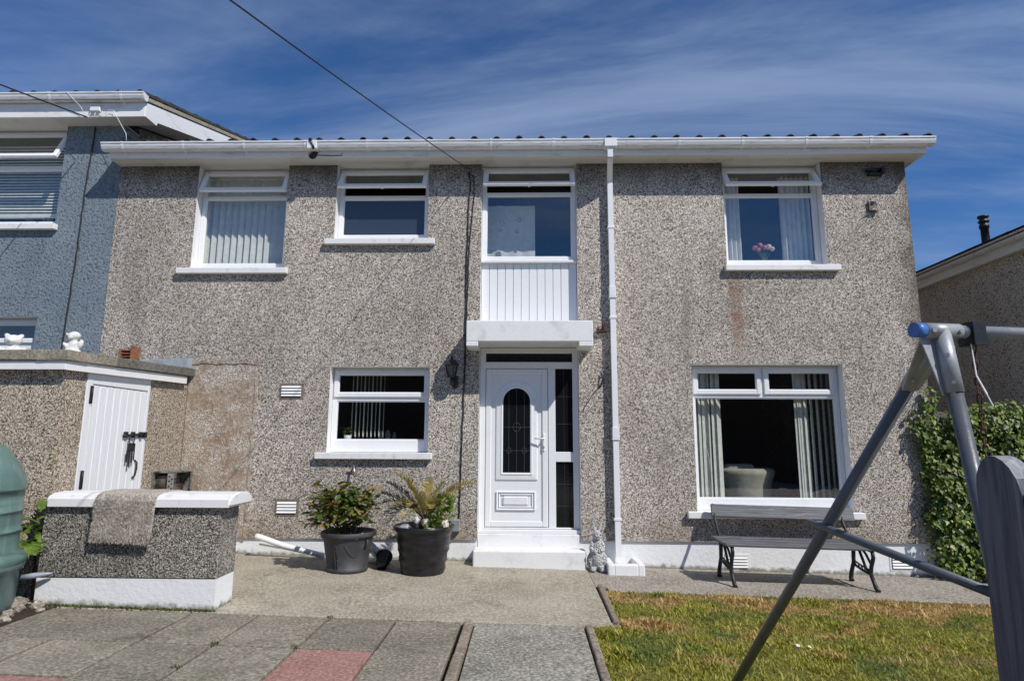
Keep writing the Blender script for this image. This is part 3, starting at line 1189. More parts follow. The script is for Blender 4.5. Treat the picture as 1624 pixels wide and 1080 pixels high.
# front door set
YF = D + 0.10
b = MB()
fx0, fx1, fz0, fz1 = O3[0] + 0.002, O3[1] - 0.002, E - 1.10, E + 1.226
frame_rect(b, fx0, fx1, fz0, fz1, YF, YF + 0.07, 0.075, wb=0.02)
b.box(fx0 + 0.07, fx1 - 0.07, YF + 0.002, YF + 0.068, E + 0.947, E + 1.035, 0.005)
b.box(0.287, 0.382, YF + 0.001, YF + 0.069, fz0 + 0.01, E + 0.95, 0.006)
b.box(0.378, fx1 - 0.07, YF + 0.002, YF + 0.068, E - 0.262, E - 0.135, 0.006)
b.box(0.378, fx1 - 0.07, YF + 0.002, YF + 0.068, fz0 + 0.003, E - 1.083, 0.004)
b.box(fx0, fx1, YF - 0.055, YF + 0.04, E - 1.150, E - 1.102, 0.006)
door = add('front_door', b, 'upvc', house)
for (x0, x1, z0, z1) in ((-0.535, 0.608, E + 1.03, E + 1.152), (0.380, 0.608, E - 0.137, E + 0.95), (0.380, 0.608, E - 1.086, E - 0.26)):
    b = MB()
    b.box(x0, x1, YF + 0.028, YF + 0.034, z0, z1)
    g = add('glass_pane', b, 'dark_glass', door)
    if z1 - z0 > 0.3:
        b = MB()
        xm = (x0 + x1) / 2
        for q in (0.33, 0.66):
            b.box(x0, x1, YF + 0.024, YF + 0.028, z0 + (z1 - z0) * q - 0.002, z0 + (z1 - z0) * q + 0.002)
        b.box(xm - 0.0012, xm + 0.0012, YF + 0.0245, YF + 0.028, z0, z1)
        add('lead_strip', b, 'came', door)

b = MB()
lx0, lx1, lz0, lz1 = -0.532, 0.283, E - 1.078, E + 0.944
b.box(lx0, lx1, YF + 0.012, YF + 0.06, lz0, lz1, 0.006)
frame_rect(b, lx0 + 0.004, lx1 - 0.004, lz0 + 0.004, lz1 - 0.004, YF - 0.006, YF + 0.014, 0.072, bev=0.008)
add('door_leaf', b, 'upvc', door)


def arch(x0, x1, z0, zt, y, n=14):
    r = (x1 - x0) / 2
    cx = (x0 + x1) / 2
    cz = zt - r
    return [(x0, y, z0), (x1, y, z0)] + [(cx + r * math.cos(math.pi * k / n), y, cz + r * math.sin(math.pi * k / n)) for k in range(n + 1)]


ax0, ax1, az0, azt = -0.302, 0.052, E - 0.40, E + 0.688
b = MB()
b.prism(arch(ax0, ax1, az0, azt, YF - 0.002), (0, 0.013, 0))
add('arched_pane', b, 'dark_glass', door)
b = MB()


def ring(o1, o2, y0, y1):
    pa = arch(ax0 - o1, ax1 + o1, az0 - o1, azt + o1, y0)
    pb = arch(ax0 - o2, ax1 + o2, az0 - o2, azt + o2, y1)
    n = len(pa)
    b._add(pa + pb, [(i, (i + 1) % n, n + (i + 1) % n, n + i) for i in range(n)])


ring(-0.001, 0.0, YF + 0.011, YF - 0.012)
ring(0.0, 0.018, YF - 0.012, YF - 0.020)
ring(0.018, 0.030, YF - 0.020, YF - 0.010)
ring(0.030, 0.085, YF - 0.010, YF - 0.004)
ring(0.085, 0.098, YF - 0.004, YF + 0.0125)
add('arch_moulding', b, 'upvc', door)
b = MB()
yl = YF - 0.0045
xm = (ax0 + ax1) / 2
for xx in (xm, xm - 0.1, xm + 0.1):
    top = azt - 0.01 - (0.03 if xx != xm else 0)
    b.box(xx - 0.0025, xx + 0.0025, yl, yl + 0.003, az0, top)
for zz in (E - 0.12, E + 0.18, E + 0.46):
    b.box(ax0, ax1, yl + 0.0005, yl + 0.003, zz - 0.0025, zz + 0.0025)
for cxx, czz, rr in ((xm, E + 0.18, 0.05), (xm - 0.1, E - 0.12, 0.03), (xm + 0.1, E - 0.12, 0.03)):
    b.tube([(cxx + rr * math.cos(t), yl - 0.001, czz + rr * 1.25 * math.sin(t)) for t in [k * math.pi / 4 for k in range(9)]], 0.0026, 6)
add('lead_strip', b, 'came', door)
b = MB()
for o, y0 in ((0.0, -0.012), (0.03, -0.004)):
    frame_rect(b, -0.388 + o, 0.122 - o, E - 0.872 + o, E - 0.630 - o, YF + y0, YF + 0.016, 0.026, bev=0.010)
b.box(-0.30, 0.035, YF - 0.010, YF + 0.016, E - 0.81, E - 0.69, 0.018)
add('raised_panel', b, 'upvc', door)
b = MB()
b.box(0.215, 0.245, YF - 0.022, YF - 0.004, E - 0.125, E + 0.10, 0.008, seg=2)
b.tube([(0.230, YF - 0.02, E + 0.035), (0.230, YF - 0.06, E + 0.035), (0.215, YF - 0.066, E + 0.035), (0.105, YF - 0.066, E + 0.037)], 0.010, 8)
b.tube([(0.230, YF - 0.02, E - 0.07), (0.230, YF - 0.028, E - 0.07)], 0.012, 10)
add('door_handle', b, 'white_gloss', door)
b = MB()
b.tube([(0.230, YF - 0.0285, E - 0.068), (0.230, YF - 0.030, E - 0.068)], 0.007, 8)
b.box(0.227, 0.233, YF - 0.030, YF - 0.0285, E - 0.092, E - 0.07)
add('keyhole', b, 'black', door)

# threshold block and step
b = MB()
b.box(O3[0] + 0.002, O3[1] - 0.002, D + 0.020, D + 0.3, E - 1.32, E - 1.151, 0.006)
b.box(-0.645, 0.722, D - 0.262, D + 0.02, -0.08, E - 1.303, 0.016, seg=2)
add('door_step', b, 'white', house)

# eaves: soffit, fascia, gutter, roof
YFA = 7.60
ex0, ex1 = -5.69, 5.285
b = MB()
b.box(ex0, ex1 - 0.02, YFA + 0.02, D + 0.31, WT + 0.002, WT + 0.016)
b.box(HX1, ex1 - 0.021, D + 0.31, 15.6, WT + 0.002, WT + 0.016)
add('soffit', b, 'soffit', house)
b = MB()
b.box(ex0, ex1, YFA, YFA + 0.02, WT - 0.008, WT + 0.165, 0.003)
b.box(ex0, ex0 + 0.018, YFA + 0.02, D + 0.05, WT - 0.006, WT + 0.165)
PITCH = math.tan(rad(17))
b.prism([(ex1 - 0.02, YFA + 0.02, WT - 0.008), (ex1 - 0.02, YFA + 0.02, WT + 0.165), (ex1 - 0.02, 11.4, WT + 0.165 + (11.4 - YFA) * PITCH),
         (ex1 - 0.02, 11.4, WT - 0.03 + (11.4 - YFA) * PITCH), (ex1 - 0.02, D + 0.3, WT - 0.008)], (0.02, 0, 0))
add('fascia_board', b, 'fascia', house)


def gutter_profile(yb, zt, r=0.055, d=0.105):
    # back edge at yb, open top at zt; front bulges towards the viewer
    out = [(yb, zt - 0.01), (yb, zt - d * 0.75), (yb - 0.02, zt - d), (yb - 0.065, zt - d), (yb - 0.092, zt - d * 0.82), (yb - 0.106, zt - d * 0.5),
           (yb - 0.110, zt - 0.022), (yb - 0.118, zt - 0.018), (yb - 0.118, zt)]
    inn = [(yb - 0.104, zt), (yb - 0.102, zt - d * 0.5), (yb - 0.086, zt - d * 0.77), (yb - 0.064, zt - d + 0.006), (yb - 0.02, zt - d + 0.006),
           (yb - 0.005, zt - d * 0.72), (yb - 0.005, zt - 0.01)]
    return out + inn


def gutter(parent, x0, x1, yb, zt, brackets, capmat='upvc', m='gutter_white'):
    b = MB()
    b.prism([(x0, y, z) for y, z in gutter_profile(yb, zt)], (x1 - x0, 0, 0))
    for xe, s in ((x0, -1), (x1, 1)):
        pr = [(xe, y, z) for y, z in gutter_profile(yb + 0.002, zt + 0.002)[:9]]
        b.prism(pr, (0.006 * s, 0, 0))
    g = add('gutter', b, m, parent)
    me = None
    for xb in brackets:
        if me is None:
            bb = MB()
            pr = [(-0.017, y, z) for y, z in gutter_profile(0.001, 0.003, d=0.112)[:9]]
            pr = [(x, y - (0.004 if y < -0.08 else 0), z) for x, y, z in pr]
            path3 = [Vector(p) for p in pr]
            for q0, q1 in zip(path3[:-1], path3[1:]):
                dd = (q1 - q0)
                nn = Vector((0, -dd.z, dd.y)).normalized() * 0.004
                bb.hexa([q0, q0 + Vector((0.034, 0, 0)), q1 + Vector((0.034, 0, 0)), q1, q0 - nn, q0 + Vector((0.034, 0, 0)) - nn,
                         q1 + Vector((0.034, 0, 0)) - nn, q1 - nn])
            bb.box(-0.017, 0.017, -0.012, 0.002, -0.14, -0.07)
            me = bb.mesh('gutter_bracket')
            me.materials.append(M['upvc'])
        o = link('gutter_bracket', me, g)
        o.location = (xb, yb, zt)
    return g


def gutter_mat():
    t = NT('gutter_plastic')
    n = t.noise(5, 5, 0.65, t.mapping((1, 3, 14)))
    z = t.xyz()[2]
    c = t.mix(t.mrange(n, 0.48, 0.70, 0, 0.7), (0.74, 0.75, 0.76), (0.34, 0.32, 0.29))
    c = t.mix(t.mrange(t.noise(7, 5, 0.75), 0.62, 0.70, 0, 0.6), c, (0.18, 0.16, 0.14))
    return t.done(c, 0.38)


M['gutter_white'] = gutter_mat()
GZ = E + 3.952
gutter(house, -5.735, 5.345, YFA - 0.001, GZ, [-5.45 + 0.83 * k for k in range(13)])
b = MB()
b.box(1.03, 1.19, YFA - 0.125, YFA - 0.004, GZ - 0.116, GZ + 0.004, 0.006)
add('gutter_union', b, 'upvc', house)
b = MB()
b.box(-2.93, -2.80, YFA - 0.124, YFA - 0.004, GZ - 0.114, GZ + 0.003, 0.004)
add('gutter_union', b, 'upvc', house)
b = MB()
for pth, rad_ in (([(-2.885, 7.474, E + 3.958), (-2.87, 7.472, E + 3.92), (-2.85, 7.472, E + 3.885), (-2.84, 7.480, E + 3.845)], [0.022, 0.014, 0.012, 0.018]),
                  ([(-2.842, 7.598, E + 3.90), (-2.835, 7.597, E + 3.862), (-2.855, 7.597, E + 3.825), (-2.885, 7.597, E + 3.788)], [0.02, 0.032, 0.03, 0.042]),
                  ([(-2.84, 7.597, E + 3.87), (-2.79, 7.597, E + 3.878), (-2.73, 7.597, E + 3.868)], [0.02, 0.016, 0.008])):
    b.tube(pth, rad_, 8)
    for q, rr0 in zip(pth, rad_):
        b.ell(q, (rr0 * 1.3, 0.006, rr0 * 1.2), 8, 6)
add('sealant_smear', b, 'tar', house, 'stuff', label='black bitumen smear over the gutter joint')
b = MB()
b.tube([(-2.90 + 0.06 * k, YFA - 0.002, E + 3.79 + 0.004 * math.sin(k)) for k in range(8)], 0.006, 6)
add('paint_crack', b, 'tar', house)

# roof: slab plus the tiles one can see
b = MB()
zr = E + 3.943
xr0, xr1 = -5.70, 5.33
ridge_y = 11.5
rz = zr + (ridge_y - 7.5) * PITCH
b.prism([(xr0, 7.52, zr - 0.01), (xr0, ridge_y, rz - 0.02), (xr0, 15.7, zr - 0.01), (xr0, 15.7, zr - 0.06), (xr0, ridge_y, rz - 0.09), (xr0, 7.52, zr - 0.06)], (xr1 - xr0, 0, 0))
roof = add('roof', b, 'tile', house)


def tile_mesh(wd=0.30, ln=0.42, th=0.016):
    b = MB()
    prof = [(0.0, 0.0), (0.19, 0.0)]
    for k in range(7):
        t = math.pi - math.pi * k / 6
        prof.append((0.24 + 0.05 * math.cos(t), 0.004 + 0.045 * math.sin(t)))
    prof.append((wd - 0.004, 0.0))
    poly = [(x, 0, z + th) for x, z in prof] + [(x, 0, z) for x, z in prof[::-1]]
    n = len(prof)
    vs = [Vector(p) for p in poly] + [Vector(p) + Vector((0, ln, 0)) for p in poly]
    N = len(poly)
    fs = [(i, (i + 1) % N, N + (i + 1) % N, N + i) for i in range(N)]
    for i in range(n - 1):
        fs.append((i, 2 * n - 1 - i, 2 * n - 2 - i, i + 1))
        fs.append((N + i, N + i + 1, N + 2 * n - 2 - i, N + 2 * n - 1 - i))
    b._add(vs, fs)
    me = b.mesh('roof_tile')
    me.materials.append(M['tile'])
    return me


TILE = tile_mesh()
TR = random.Random(11)
for rrow in range(2):
    for k in range(37):
        o = link('roof_tile', TILE, roof)
        yy = 7.525 + 0.33 * rrow
        o.location = (-5.71 + 0.2985 * k, yy, zr + 0.001 + 0.33 * rrow * PITCH + 0.017 * rrow + TR.uniform(-0.003, 0.003))
        o.rotation_euler = (rad(15.2), TR.uniform(-0.01, 0.01), TR.uniform(-0.012, 0.012))

# downpipe: square pipe from the gutter outlet, kicked back to the wall
b = MB()
h = 0.036


def sq(pts, r=0.05):
    b.tube(pts, r, 4)


sq([(1.108, 7.535, GZ - 0.10), (1.108, 7.535, E + 3.70)])
sq([(1.108, 7.535, E + 3.715), (1.135, D - 0.062, E + 3.50)])
sq([(1.135, D - 0.062, E + 3.53), (1.135, D - 0.062, E - 1.40)])
for zz in (3.49, 3.70):
    pass
pipe = add('downpipe', b, 'upvc', house)
for zz in (2.83, 1.60, -0.95):
    b = MB()
    b.box(1.085, 1.185, D - 0.105, D - 0.002, E + zz - 0.016, E + zz + 0.016, 0.004)
    add('pipe_clip', b, 'upvc', pipe)
for zz in (1.95, 0.11):
    b = MB()
    b.box(1.09, 1.18, D - 0.108, D - 0.018, E + zz - 0.07, E + zz + 0.07, 0.004)
    b.box(1.085, 1.185, D - 0.112, D - 0.002, E + zz - 0.09, E + zz - 0.072, 0.004)
    add('pipe_socket', b, 'upvc', pipe)
b = MB()
z0 = G(1.15)
b.box(0.955, 1.035, D - 0.46, D + 0.02, z0 - 0.05, z0 + 0.115, 0.014, seg=2)
b.box(1.305, 1.385, D - 0.46, D + 0.02, z0 - 0.05, z0 + 0.115, 0.014, seg=2)
b.box(1.030, 1.310, D - 0.46, D - 0.36, z0 - 0.05, z0 + 0.112, 0.014, seg=2)
b.box(1.030, 1.310, D - 0.37, D + 0.02, z0 - 0.05, z0 + 0.03)
add('drain_surround', b, 'white', house)


# air vents
def vent(x0, x1, z0, z1, yw, body, parent=house):
    b = MB()
    b.box(x0 - 0.032, x1 + 0.032, yw - 0.006, yw + 0.02, z0 - 0.032, z1 + 0.032, 0.003)
    v = add('air_vent', b, body, parent)
    b = MB()
    b.box(x0, x1, yw - 0.010, yw - 0.0065, z0, z1)
    add('vent_opening', b, 'black', v)
    n = 4
    st = (z1 - z0) / n
    for k in range(n):
        b = MB()
        T = Matrix.Translation((0, yw - 0.012, z0 + st * (k + 0.5))) @ Matrix.Rotation(rad(-28), 4, 'X')
        b.box(x0, x1, -0.006, 0.002, -st * 0.40, st * 0.40, 0.001, T)
        add('louvre', b, 'white_gloss', v)


vent(-3.205, -2.945, E + 0.56, E + 0.705, D, 'mortar')
vent(-3.165, -2.918, E - 0.918, E - 0.768, D, 'mortar')
vent(2.49, 2.735, E - 1.532, E - 1.395, D + 0.028, 'plinth')
vent(4.50, 4.735, E - 1.522, E - 1.385, D + 0.028, 'plinth')

# small fittings on the wall
b = MB()
b.box(0.93, 1.045, D - 0.06, D - 0.001, E + 1.415, E + 1.455, 0.004)
b.tube([(1.0, D - 0.05, E + 1.44), (1.005, D - 0.06, E + 1.56)], 0.016, 8)
add('rusty_bracket', b, 'rust', house)
b = MB()
b.tube([(0.975, D - 0.02, E + 0.875), (0.99, D - 0.05, E + 0.80), (0.975, D - 0.03, E + 0.74), (0.96, D - 0.005, E + 0.70)], 0.011, 6)
b.tube([(0.97, D - 0.008, E + 0.72), (0.86, D - 0.006, E + 0.60), (0.72, D - 0.006, E + 0.38)], 0.005, 5)
add('wall_hook', b, 'hinge', house)
b = MB()
b.box(4.61, 4.84, D - 0.05, D - 0.001, E + 3.63, E + 3.67, 0.006)
b.box(4.63, 4.82, D - 0.07, D - 0.002, E + 3.57, E + 3.60, 0.005)
b.tube([(4.66, D - 0.05, E + 3.60), (4.80, D - 0.06, E + 3.66)], 0.012, 6)
b.box(4.79, 4.83, D - 0.09, D - 0.002, E + 3.58, E + 3.67, 0.004)
add('old_bracket', b, 'black', house)
b = MB()
b.box(4.605, 4.625, D - 0.03, D - 0.001, E + 3.07, E + 3.21, 0.003)
b.box(4.605, 4.705, D - 0.032, D - 0.001, E + 3.195, E + 3.212, 0.003)
b.box(4.605, 4.72, D - 0.055, D - 0.001, E + 3.06, E + 3.078, 0.003)
b.tube([(4.63, D - 0.02, E + 3.08), (4.70, D - 0.04, E + 3.19)], 0.006, 5)
add('cable_bracket', b, 'trim_grey', house)
b = MB()
b.box(-0.945, -0.826, D - 0.085, D - 0.001, E - 1.113, E - 0.966, 0.008)
b.box(-0.938, -0.833, D - 0.090, D - 0.086, E - 1.106, E - 0.973, 0.002)
add('meter_box', b, 'grey_box', house)
b = MB()
b.tube([(-2.19, D - 0.001, E - 0.31), (-2.19, D - 0.07, E - 0.33), (-2.17, D - 0.10, E - 0.39), (-2.19, D - 0.11, E - 0.43)], 0.014, 8)
b.box(-2.23, -2.14, D - 0.075, D - 0.055, E - 0.318, E - 0.308)
add('outside_tap', b, 'chrome', house)
b = MB()
b.box(-2.585, -2.435, D - 0.055, D - 0.001, E - 0.80, E - 0.62, 0.012)
add('wall_box', b, 'trim_grey', house)

# patch of newer render on the left
b = MB()
n = 26
pts = []
pr = random.Random(7)
x0, x1, z0, z1 = -4.455, -3.545, E - 1.215, E + 1.0
for k in range(n):
    pts.append((x0 + 0.004, z0 + (z1 - z0) * k / n))
for k in range(14):
    pts.append((x0 + (x1 - x0) * k / 14, z1 + pr.uniform(-0.015, 0.015)))
for k in range(n):
    pts.append((x1 + pr.uniform(-0.02, 0.02), z1 - (z1 - z0) * k / n))
pts.append((x1, z0))
b.prism([(x, D - 0.010, z) for x, z in pts], (0, 0.009, 0))
add('render_patch', b, 'patch', house, label='brown patch of repaired render beside the shed')
b = MB()
for k in range(14):
    xa, xb = x0 + (x1 - x0) * k / 14, x0 + (x1 - x0) * (k + 1) / 14
    b.box(xa, xb + 0.004, D - 0.016 - pr.uniform(0, 0.008), D - 0.002, z1 - 0.012 + pr.uniform(-0.01, 0.012), z1 + 0.016 + pr.uniform(-0.008, 0.01))
for k in range(22):
    za, zb = z0 + (z1 - z0) * k / 22, z0 + (z1 - z0) * (k + 1) / 22
    xx = x1 + pr.uniform(-0.012, 0.012)
    b.box(xx - 0.018, xx + 0.018, D - 0.014 - pr.uniform(0, 0.008), D - 0.002, za, zb + 0.004)
add('mortar_ridge', b, 'patch', house)

# cables down the wall
b = MB()
rc = random.Random(2)


def wob(pts, n=14, a=0.006):
    out = []
    for (p, q) in zip(pts[:-1], pts[1:]):
        p, q = Vector(p), Vector(q)
        for k in range(n):
            v = p.lerp(q, k / n)
            out.append(v + Vector((rc.uniform(-a, a), 0, 0)))
    out.append(Vector(pts[-1]))
    return out


b.tube(wob([(-0.80, D - 0.012, E + 3.66), (-0.775, D - 0.012, E + 3.55), (-0.80, D - 0.012, E + 2.5), (-0.815, D - 0.012, E + 0.5), (-0.845, D - 0.012, E - 0.97)]), 0.008, 6)
b.tube(wob([(-0.80, D - 0.012, E + 3.66), (-0.73, D - 0.014, E + 3.60), (-0.715, D - 0.012, E + 3.3), (-0.77, D - 0.012, E + 2.6), (-0.79, D - 0.012, E + 1.5), (-0.80, D - 0.012, E + 0.75)]), 0.006, 6)
add('wall_cable', b, 'cable', house)


def sag(p, q, s, n=24):
    p, q = Vector(p), Vector(q)
    return [p.lerp(q, k / n) - Vector((0, 0, s * 4 * (k / n) * (1 - k / n))) for k in range(n + 1)]


ray1 = Vector((-0.530, 1, 0.8108))
p_end = Vector((0, 0, E)) + ray1 * 3.2
p_start = Vector((-0.795, D - 0.03, E + 3.70))
dirv = (p_end - p_start)
b = MB()
b.tube(sag(p_start, p_start + dirv * 1.9, 0.06), 0.0058, 6)
tag(add('overhead_cable', b, 'cable'), 'black overhead cable running from the house wall up across the sky', 'cable')


# ================================================================== INSIDE THE WINDOWS
def blind(name, label, xs, y, z0, z1, wd, angs, cat='blind', m='blind'):
    t = thing(name, label, cat, ((xs[0] + xs[-1]) / 2, y, z0))
    b = MB()
    b.box(xs[0] - 0.06, xs[-1] + 0.06, y - 0.03, y + 0.03, z1, z1 + 0.05, 0.004)
    add('head_rail', b, 'upvc', t)
    for k, x in enumerate(xs):
        a = angs[k % len(angs)]
        c, s = math.cos(a) * wd / 2, math.sin(a) * wd / 2
        mb = MB()
        mb._add([(x - c, y - s, z0), (x + c, y + s, z0), (x + c, y + s, z1), (x - c, y - s, z1)], [(0, 1, 2, 3)])
        mb._add([(x - c - s * .02, y - s + .001, z0), (x + c - s * .02, y + s + .001, z0), (x + c, y + s + .001, z1), (x - c, y - s + .001, z1)], [(3, 2, 1, 0)])
        mb.box(x - c * .8, x + c * .8, y - 0.003, y + 0.003, z0 - 0.012, z0)
        add('blind_slat', mb, m, t)
    return t


YI = D + 0.27
blind('vertical_blind', 'pale vertical slat blind closed across the upper left bedroom window', [-4.52 + 0.0955 * k for k in range(13)], D + 0.31, E + 2.36, E + 3.70, 0.115, [rad(30)])
blind('vertical_blind', 'bunch of pale blind slats drawn to the left side of the big living room window', [2.20 + 0.060 * k for k in range(7)], D + 0.30, E - 0.74, E + 0.93, 0.088, [rad(52), rad(25), rad(38), rad(12)])
blind('vertical_blind', 'bunch of pale blind slats drawn to the right side of the big living room window', [3.61, 3.645, 3.675, 3.72, 3.795, 3.875, 3.955, 4.03], D + 0.32, E - 0.74, E + 0.93, 0.088, [rad(8), rad(20), rad(15), rad(36), rad(44), rad(42), rad(46), rad(44)])
blind('vertical_blind', 'thin dark blind slats standing edge on in the kitchen window', [-2.42 + 0.055 * k for k in range(9)], D + 0.55, E + 0.05, E + 0.93, 0.026, [rad(75), rad(60)], m='blind')


def curtain(label, x0, x1, y, z0, z1, folds, name='curtain', amp=0.03):
    n = folds * 8
    b = MB()
    ps = [(x0 + (x1 - x0) * k / n, y + amp * math.sin(2 * math.pi * folds * k / n) + 0.3 * amp * math.sin(5.1 * k / n * folds)) for k in range(n + 1)]
    vs = [(x, yy, z0) for x, yy in ps] + [(x, yy, z1) for x, yy in ps]
    vs += [(x, yy + 0.004, z0) for x, yy in ps] + [(x, yy + 0.004, z1) for x, yy in ps]
    N = n + 1
    fs = [(k, k + 1, N + k + 1, N + k) for k in range(n)] + [(2 * N + k + 1, 2 * N + k, 3 * N + k, 3 * N + k + 1) for k in range(n)]
    b._add(vs, fs, 0, True)
    return tag(add(name, b, 'curtain'), label, 'curtain')


curtain('narrow pale curtain hanging at the left side of the upper right bedroom window', 2.76, 3.02, D + 0.36, E + 2.42, E + 3.72, 4)
curtain('wider pale curtain hanging at the right side of the upper right bedroom window', 3.58, 4.0, D + 0.36, E + 2.42, E + 3.72, 6)
curtain('flat pale net curtain across the left half of the landing window above the door', -0.56, 0.125, D + 0.42, E + 2.46, E + 3.34, 3, 'net_curtain', 0.008)

# flower stickers on the landing window
for k, (x, z, s) in enumerate(((-0.33, 2.98, 0.05), (-0.10, 3.03, 0.045), (-0.13, 2.86, 0.035), (-0.35, 2.88, 0.03), (-0.50, 2.58, 0.05), (-0.15, 2.57, 0.025))):
    b = MB()
    for q in range(5):
        a = 2 * math.pi * q / 5 + k
        b.ell((x + s * 0.6 * math.cos(a), YF + 0.039, E + z + s * 0.6 * math.sin(a)), (s * 0.42, 0.0012, s * 0.42), 8, 6)
    add('flower_sticker', b, 'sticker', house)

# vase of roses on the bedroom sill
vase = thing('flower_vase', 'glass vase with pink and pale roses on the upper right bedroom window sill', 'flowers', (3.30, D + 0.30, E + 2.40))
b = MB()
b.lathe([(0.001, 0), (0.04, 0), (0.045, 0.04), (0.03, 0.10), (0.042, 0.15), (0.038, 0.15), (0.026, 0.10), (0.04, 0.04), (0.001, 0.008)], 16, (3.30, D + 0.30, E + 2.43))
add('vase', b, 'glass_clear', vase)
b = MB()
rf = random.Random(5)
flow = [(3.17, 2.655, 0.045, 'rose_pink'), (3.24, 2.69, 0.05, 'rose_pink'), (3.22, 2.63, 0.04, 'rose_pink'), (3.36, 2.67, 0.055, 'rose_pale'), (3.41, 2.64, 0.045, 'rose_pale'), (3.30, 2.665, 0.045, 'rose_pink')]
for x, z, s, m in flow:
    b.tube([(3.30, D + 0.30, E + 2.46), (x, D + 0.28, E + z)], 0.004, 5)
add('flower_stem', b, 'fern', vase)
for x, z, s, m in flow:
    b = MB()
    for q in range(14):
        v = Vector((rf.gauss(0, 1), rf.gauss(0, 1), rf.gauss(0, 1))).normalized() * s * 0.5
        R3 = v.to_track_quat('Z', 'Y').to_matrix()
        b.ell((x + v.x, D + 0.28 + v.y, E + z + v.z), (s * 0.55, s * 0.55, s * 0.18), 8, 6, R3)
    add('rose', b, m, vase)

# kitchen window sill
kp = thing('potted_herb', 'small green plant in a white pot on the kitchen window sill', 'plant', (-2.43, D + 0.42, E - 0.02))
b = MB()
b.lathe([(0.001, 0), (0.04, 0), (0.055, 0.09), (0.048, 0.09), (0.04, 0.05), (0.001, 0.05)], 16, (-2.43, D + 0.42, E - 0.02))
add('pot', b, 'white_gloss', kp)
rng = np.random.default_rng(3)
nn = 70
LEAF_V = [(0, 0, 0), (-0.28, 0.35, 0.04), (0.28, 0.35, 0.04), (-0.22, 0.72, 0.03), (0.22, 0.72, 0.03), (0, 1.0, -0.06), (0, 0.4, -0.03)]
LEAF_F = [(0, 6, 1), (0, 2, 6), (1, 6, 3), (2, 4, 6), (3, 6, 5), (6, 4, 5)]
pp = np.stack([rng.normal(-2.43, 0.045, nn), rng.normal(D + 0.42, 0.04, nn), rng.uniform(E + 0.07, E + 0.17, nn)], 1)
add('foliage', scatter('foliage', LEAF_V, LEAF_F, pp, rots(rng.uniform(0, 6.3, nn), rng.uniform(-0.3, 1.0, nn), rng.uniform(-.5, .5, nn)), rng.uniform(0.03, 0.055, nn)), 'fern', kp, 'stuff')
for k, (x, hh, rr, lab) in enumerate(((-1.97, 0.10, 0.03, 'first clear jar from the plant among the jars on the kitchen window sill'),
                                      (-1.88, 0.12, 0.034, 'tallest clear jar, between two others on the kitchen window sill'),
                                      (-1.79, 0.09, 0.03, 'short clear jar nearest the middle of the kitchen window sill'))):
    b = MB()
    b.lathe([(0.001, 0), (rr, 0), (rr, hh), (rr * 0.6, hh + 0.02), (rr * 0.6, hh + 0.045), (rr * 0.5, hh + 0.045), (rr * 0.5, hh + 0.02), (rr * 0.86, hh - 0.005), (rr * 0.86, 0.006), (0.001, 0.006)], 14, (x, D + 0.42, E - 0.02))
    tag(add('glass_jar', b, 'glass_clear'), lab, 'jar', 'jars on the kitchen sill')
b = MB()
b.box(-2.75 + 0.05, -1.15, D + 0.30, D + 0.62, E - 0.07, E - 0.022, 0.004)
add('inner_sill', b, 'white_gloss', house)
b = MB()
b.box(2.0, 4.2, D + 0.30, D + 0.36, E - 0.86, E - 0.76, 0.004)
b.box(2.55, 4.1, D + 0.30, D + 0.46, E + 2.33, E + 2.428, 0.004)
add('inner_sill', b, 'white_gloss', house)

# armchair behind the living room window
ac = thing('armchair', 'cream upholstered armchair seen from behind through the living room window', 'armchair', (3.06, 8.86, 0))
b = MB()
b.lathe([(0.33, 0.10), (0.36, 0.55), (0.385, 0.93), (0.43, 1.06), (0.44, 1.11), (0.40, 1.145), (0.33, 1.12), (0.30, 1.0), (0.28, 0.5)], 40, (3.06, 8.86, 0))
add('backrest', b, 'cream', ac)
b = MB()
b.box(2.80, 3.32, 8.76, 9.40, 0.12, 0.52, 0.06, seg=3)
add('seat', b, 'cream', ac)
b = MB()
b.box(2.80, 3.22, 8.74, 8.92, 0.98, 1.20, 0.06, T=None, seg=3)
add('cushion', b, 'cream', ac)

# ================================================================== WALL LANTERN
lan = thing('wall_lantern', 'black coach lantern on the house wall left of the door canopy', 'wall light', (-0.955, D, E + 0.75))
b = MB()
b.lathe([(0.001, -0.012), (0.055, -0.012), (0.06, 0.0), (0.045, 0.012), (0.001, 0.02)], 20)
for v in b.bm.verts:
    v.co = Vector((-0.93 + v.co.x * 0.8, D - 0.012 - v.co.z, E + 0.76 + v.co.y * 1.5))
add('wall_plate', b, 'black', lan)
b = MB()
b.tube([(-0.945, D - 0.02, E + 0.75), (-0.955, D - 0.08, E + 0.715), (-0.96, D - 0.13, E + 0.73), (-0.96, D - 0.14, E + 0.80)], 0.016, 10)
b.ell((-0.955, D - 0.10, E + 0.745), (0.032, 0.04, 0.05), 12, 8)
add('arm', b, 'black', lan)
b = MB()
lc = (-0.96, D - 0.14, E)
b.lathe([(0.001, 0.80), (0.05, 0.80), (0.052, 0.815), (0.046, 0.82)], 6, lc, smooth=False)
b.lathe([(0.075, 0.955), (0.095, 0.955), (0.098, 0.968), (0.05, 1.02), (0.018, 1.045), (0.022, 1.06), (0.012, 1.075), (0.001, 1.105)], 6, lc, smooth=False)
for k in range(6):
    a = math.pi / 3 * k
    b.tube([(lc[0] + 0.047 * math.cos(a), lc[1] + 0.047 * math.sin(a), E + 0.815), (lc[0] + 0.076 * math.cos(a), lc[1] + 0.076 * math.sin(a), E + 0.96)], 0.006, 5)
add('lantern_body', b, 'black', lan)
b = MB()
b.lathe([(0.042, 0.818), (0.070, 0.956)], 6, lc, smooth=False)
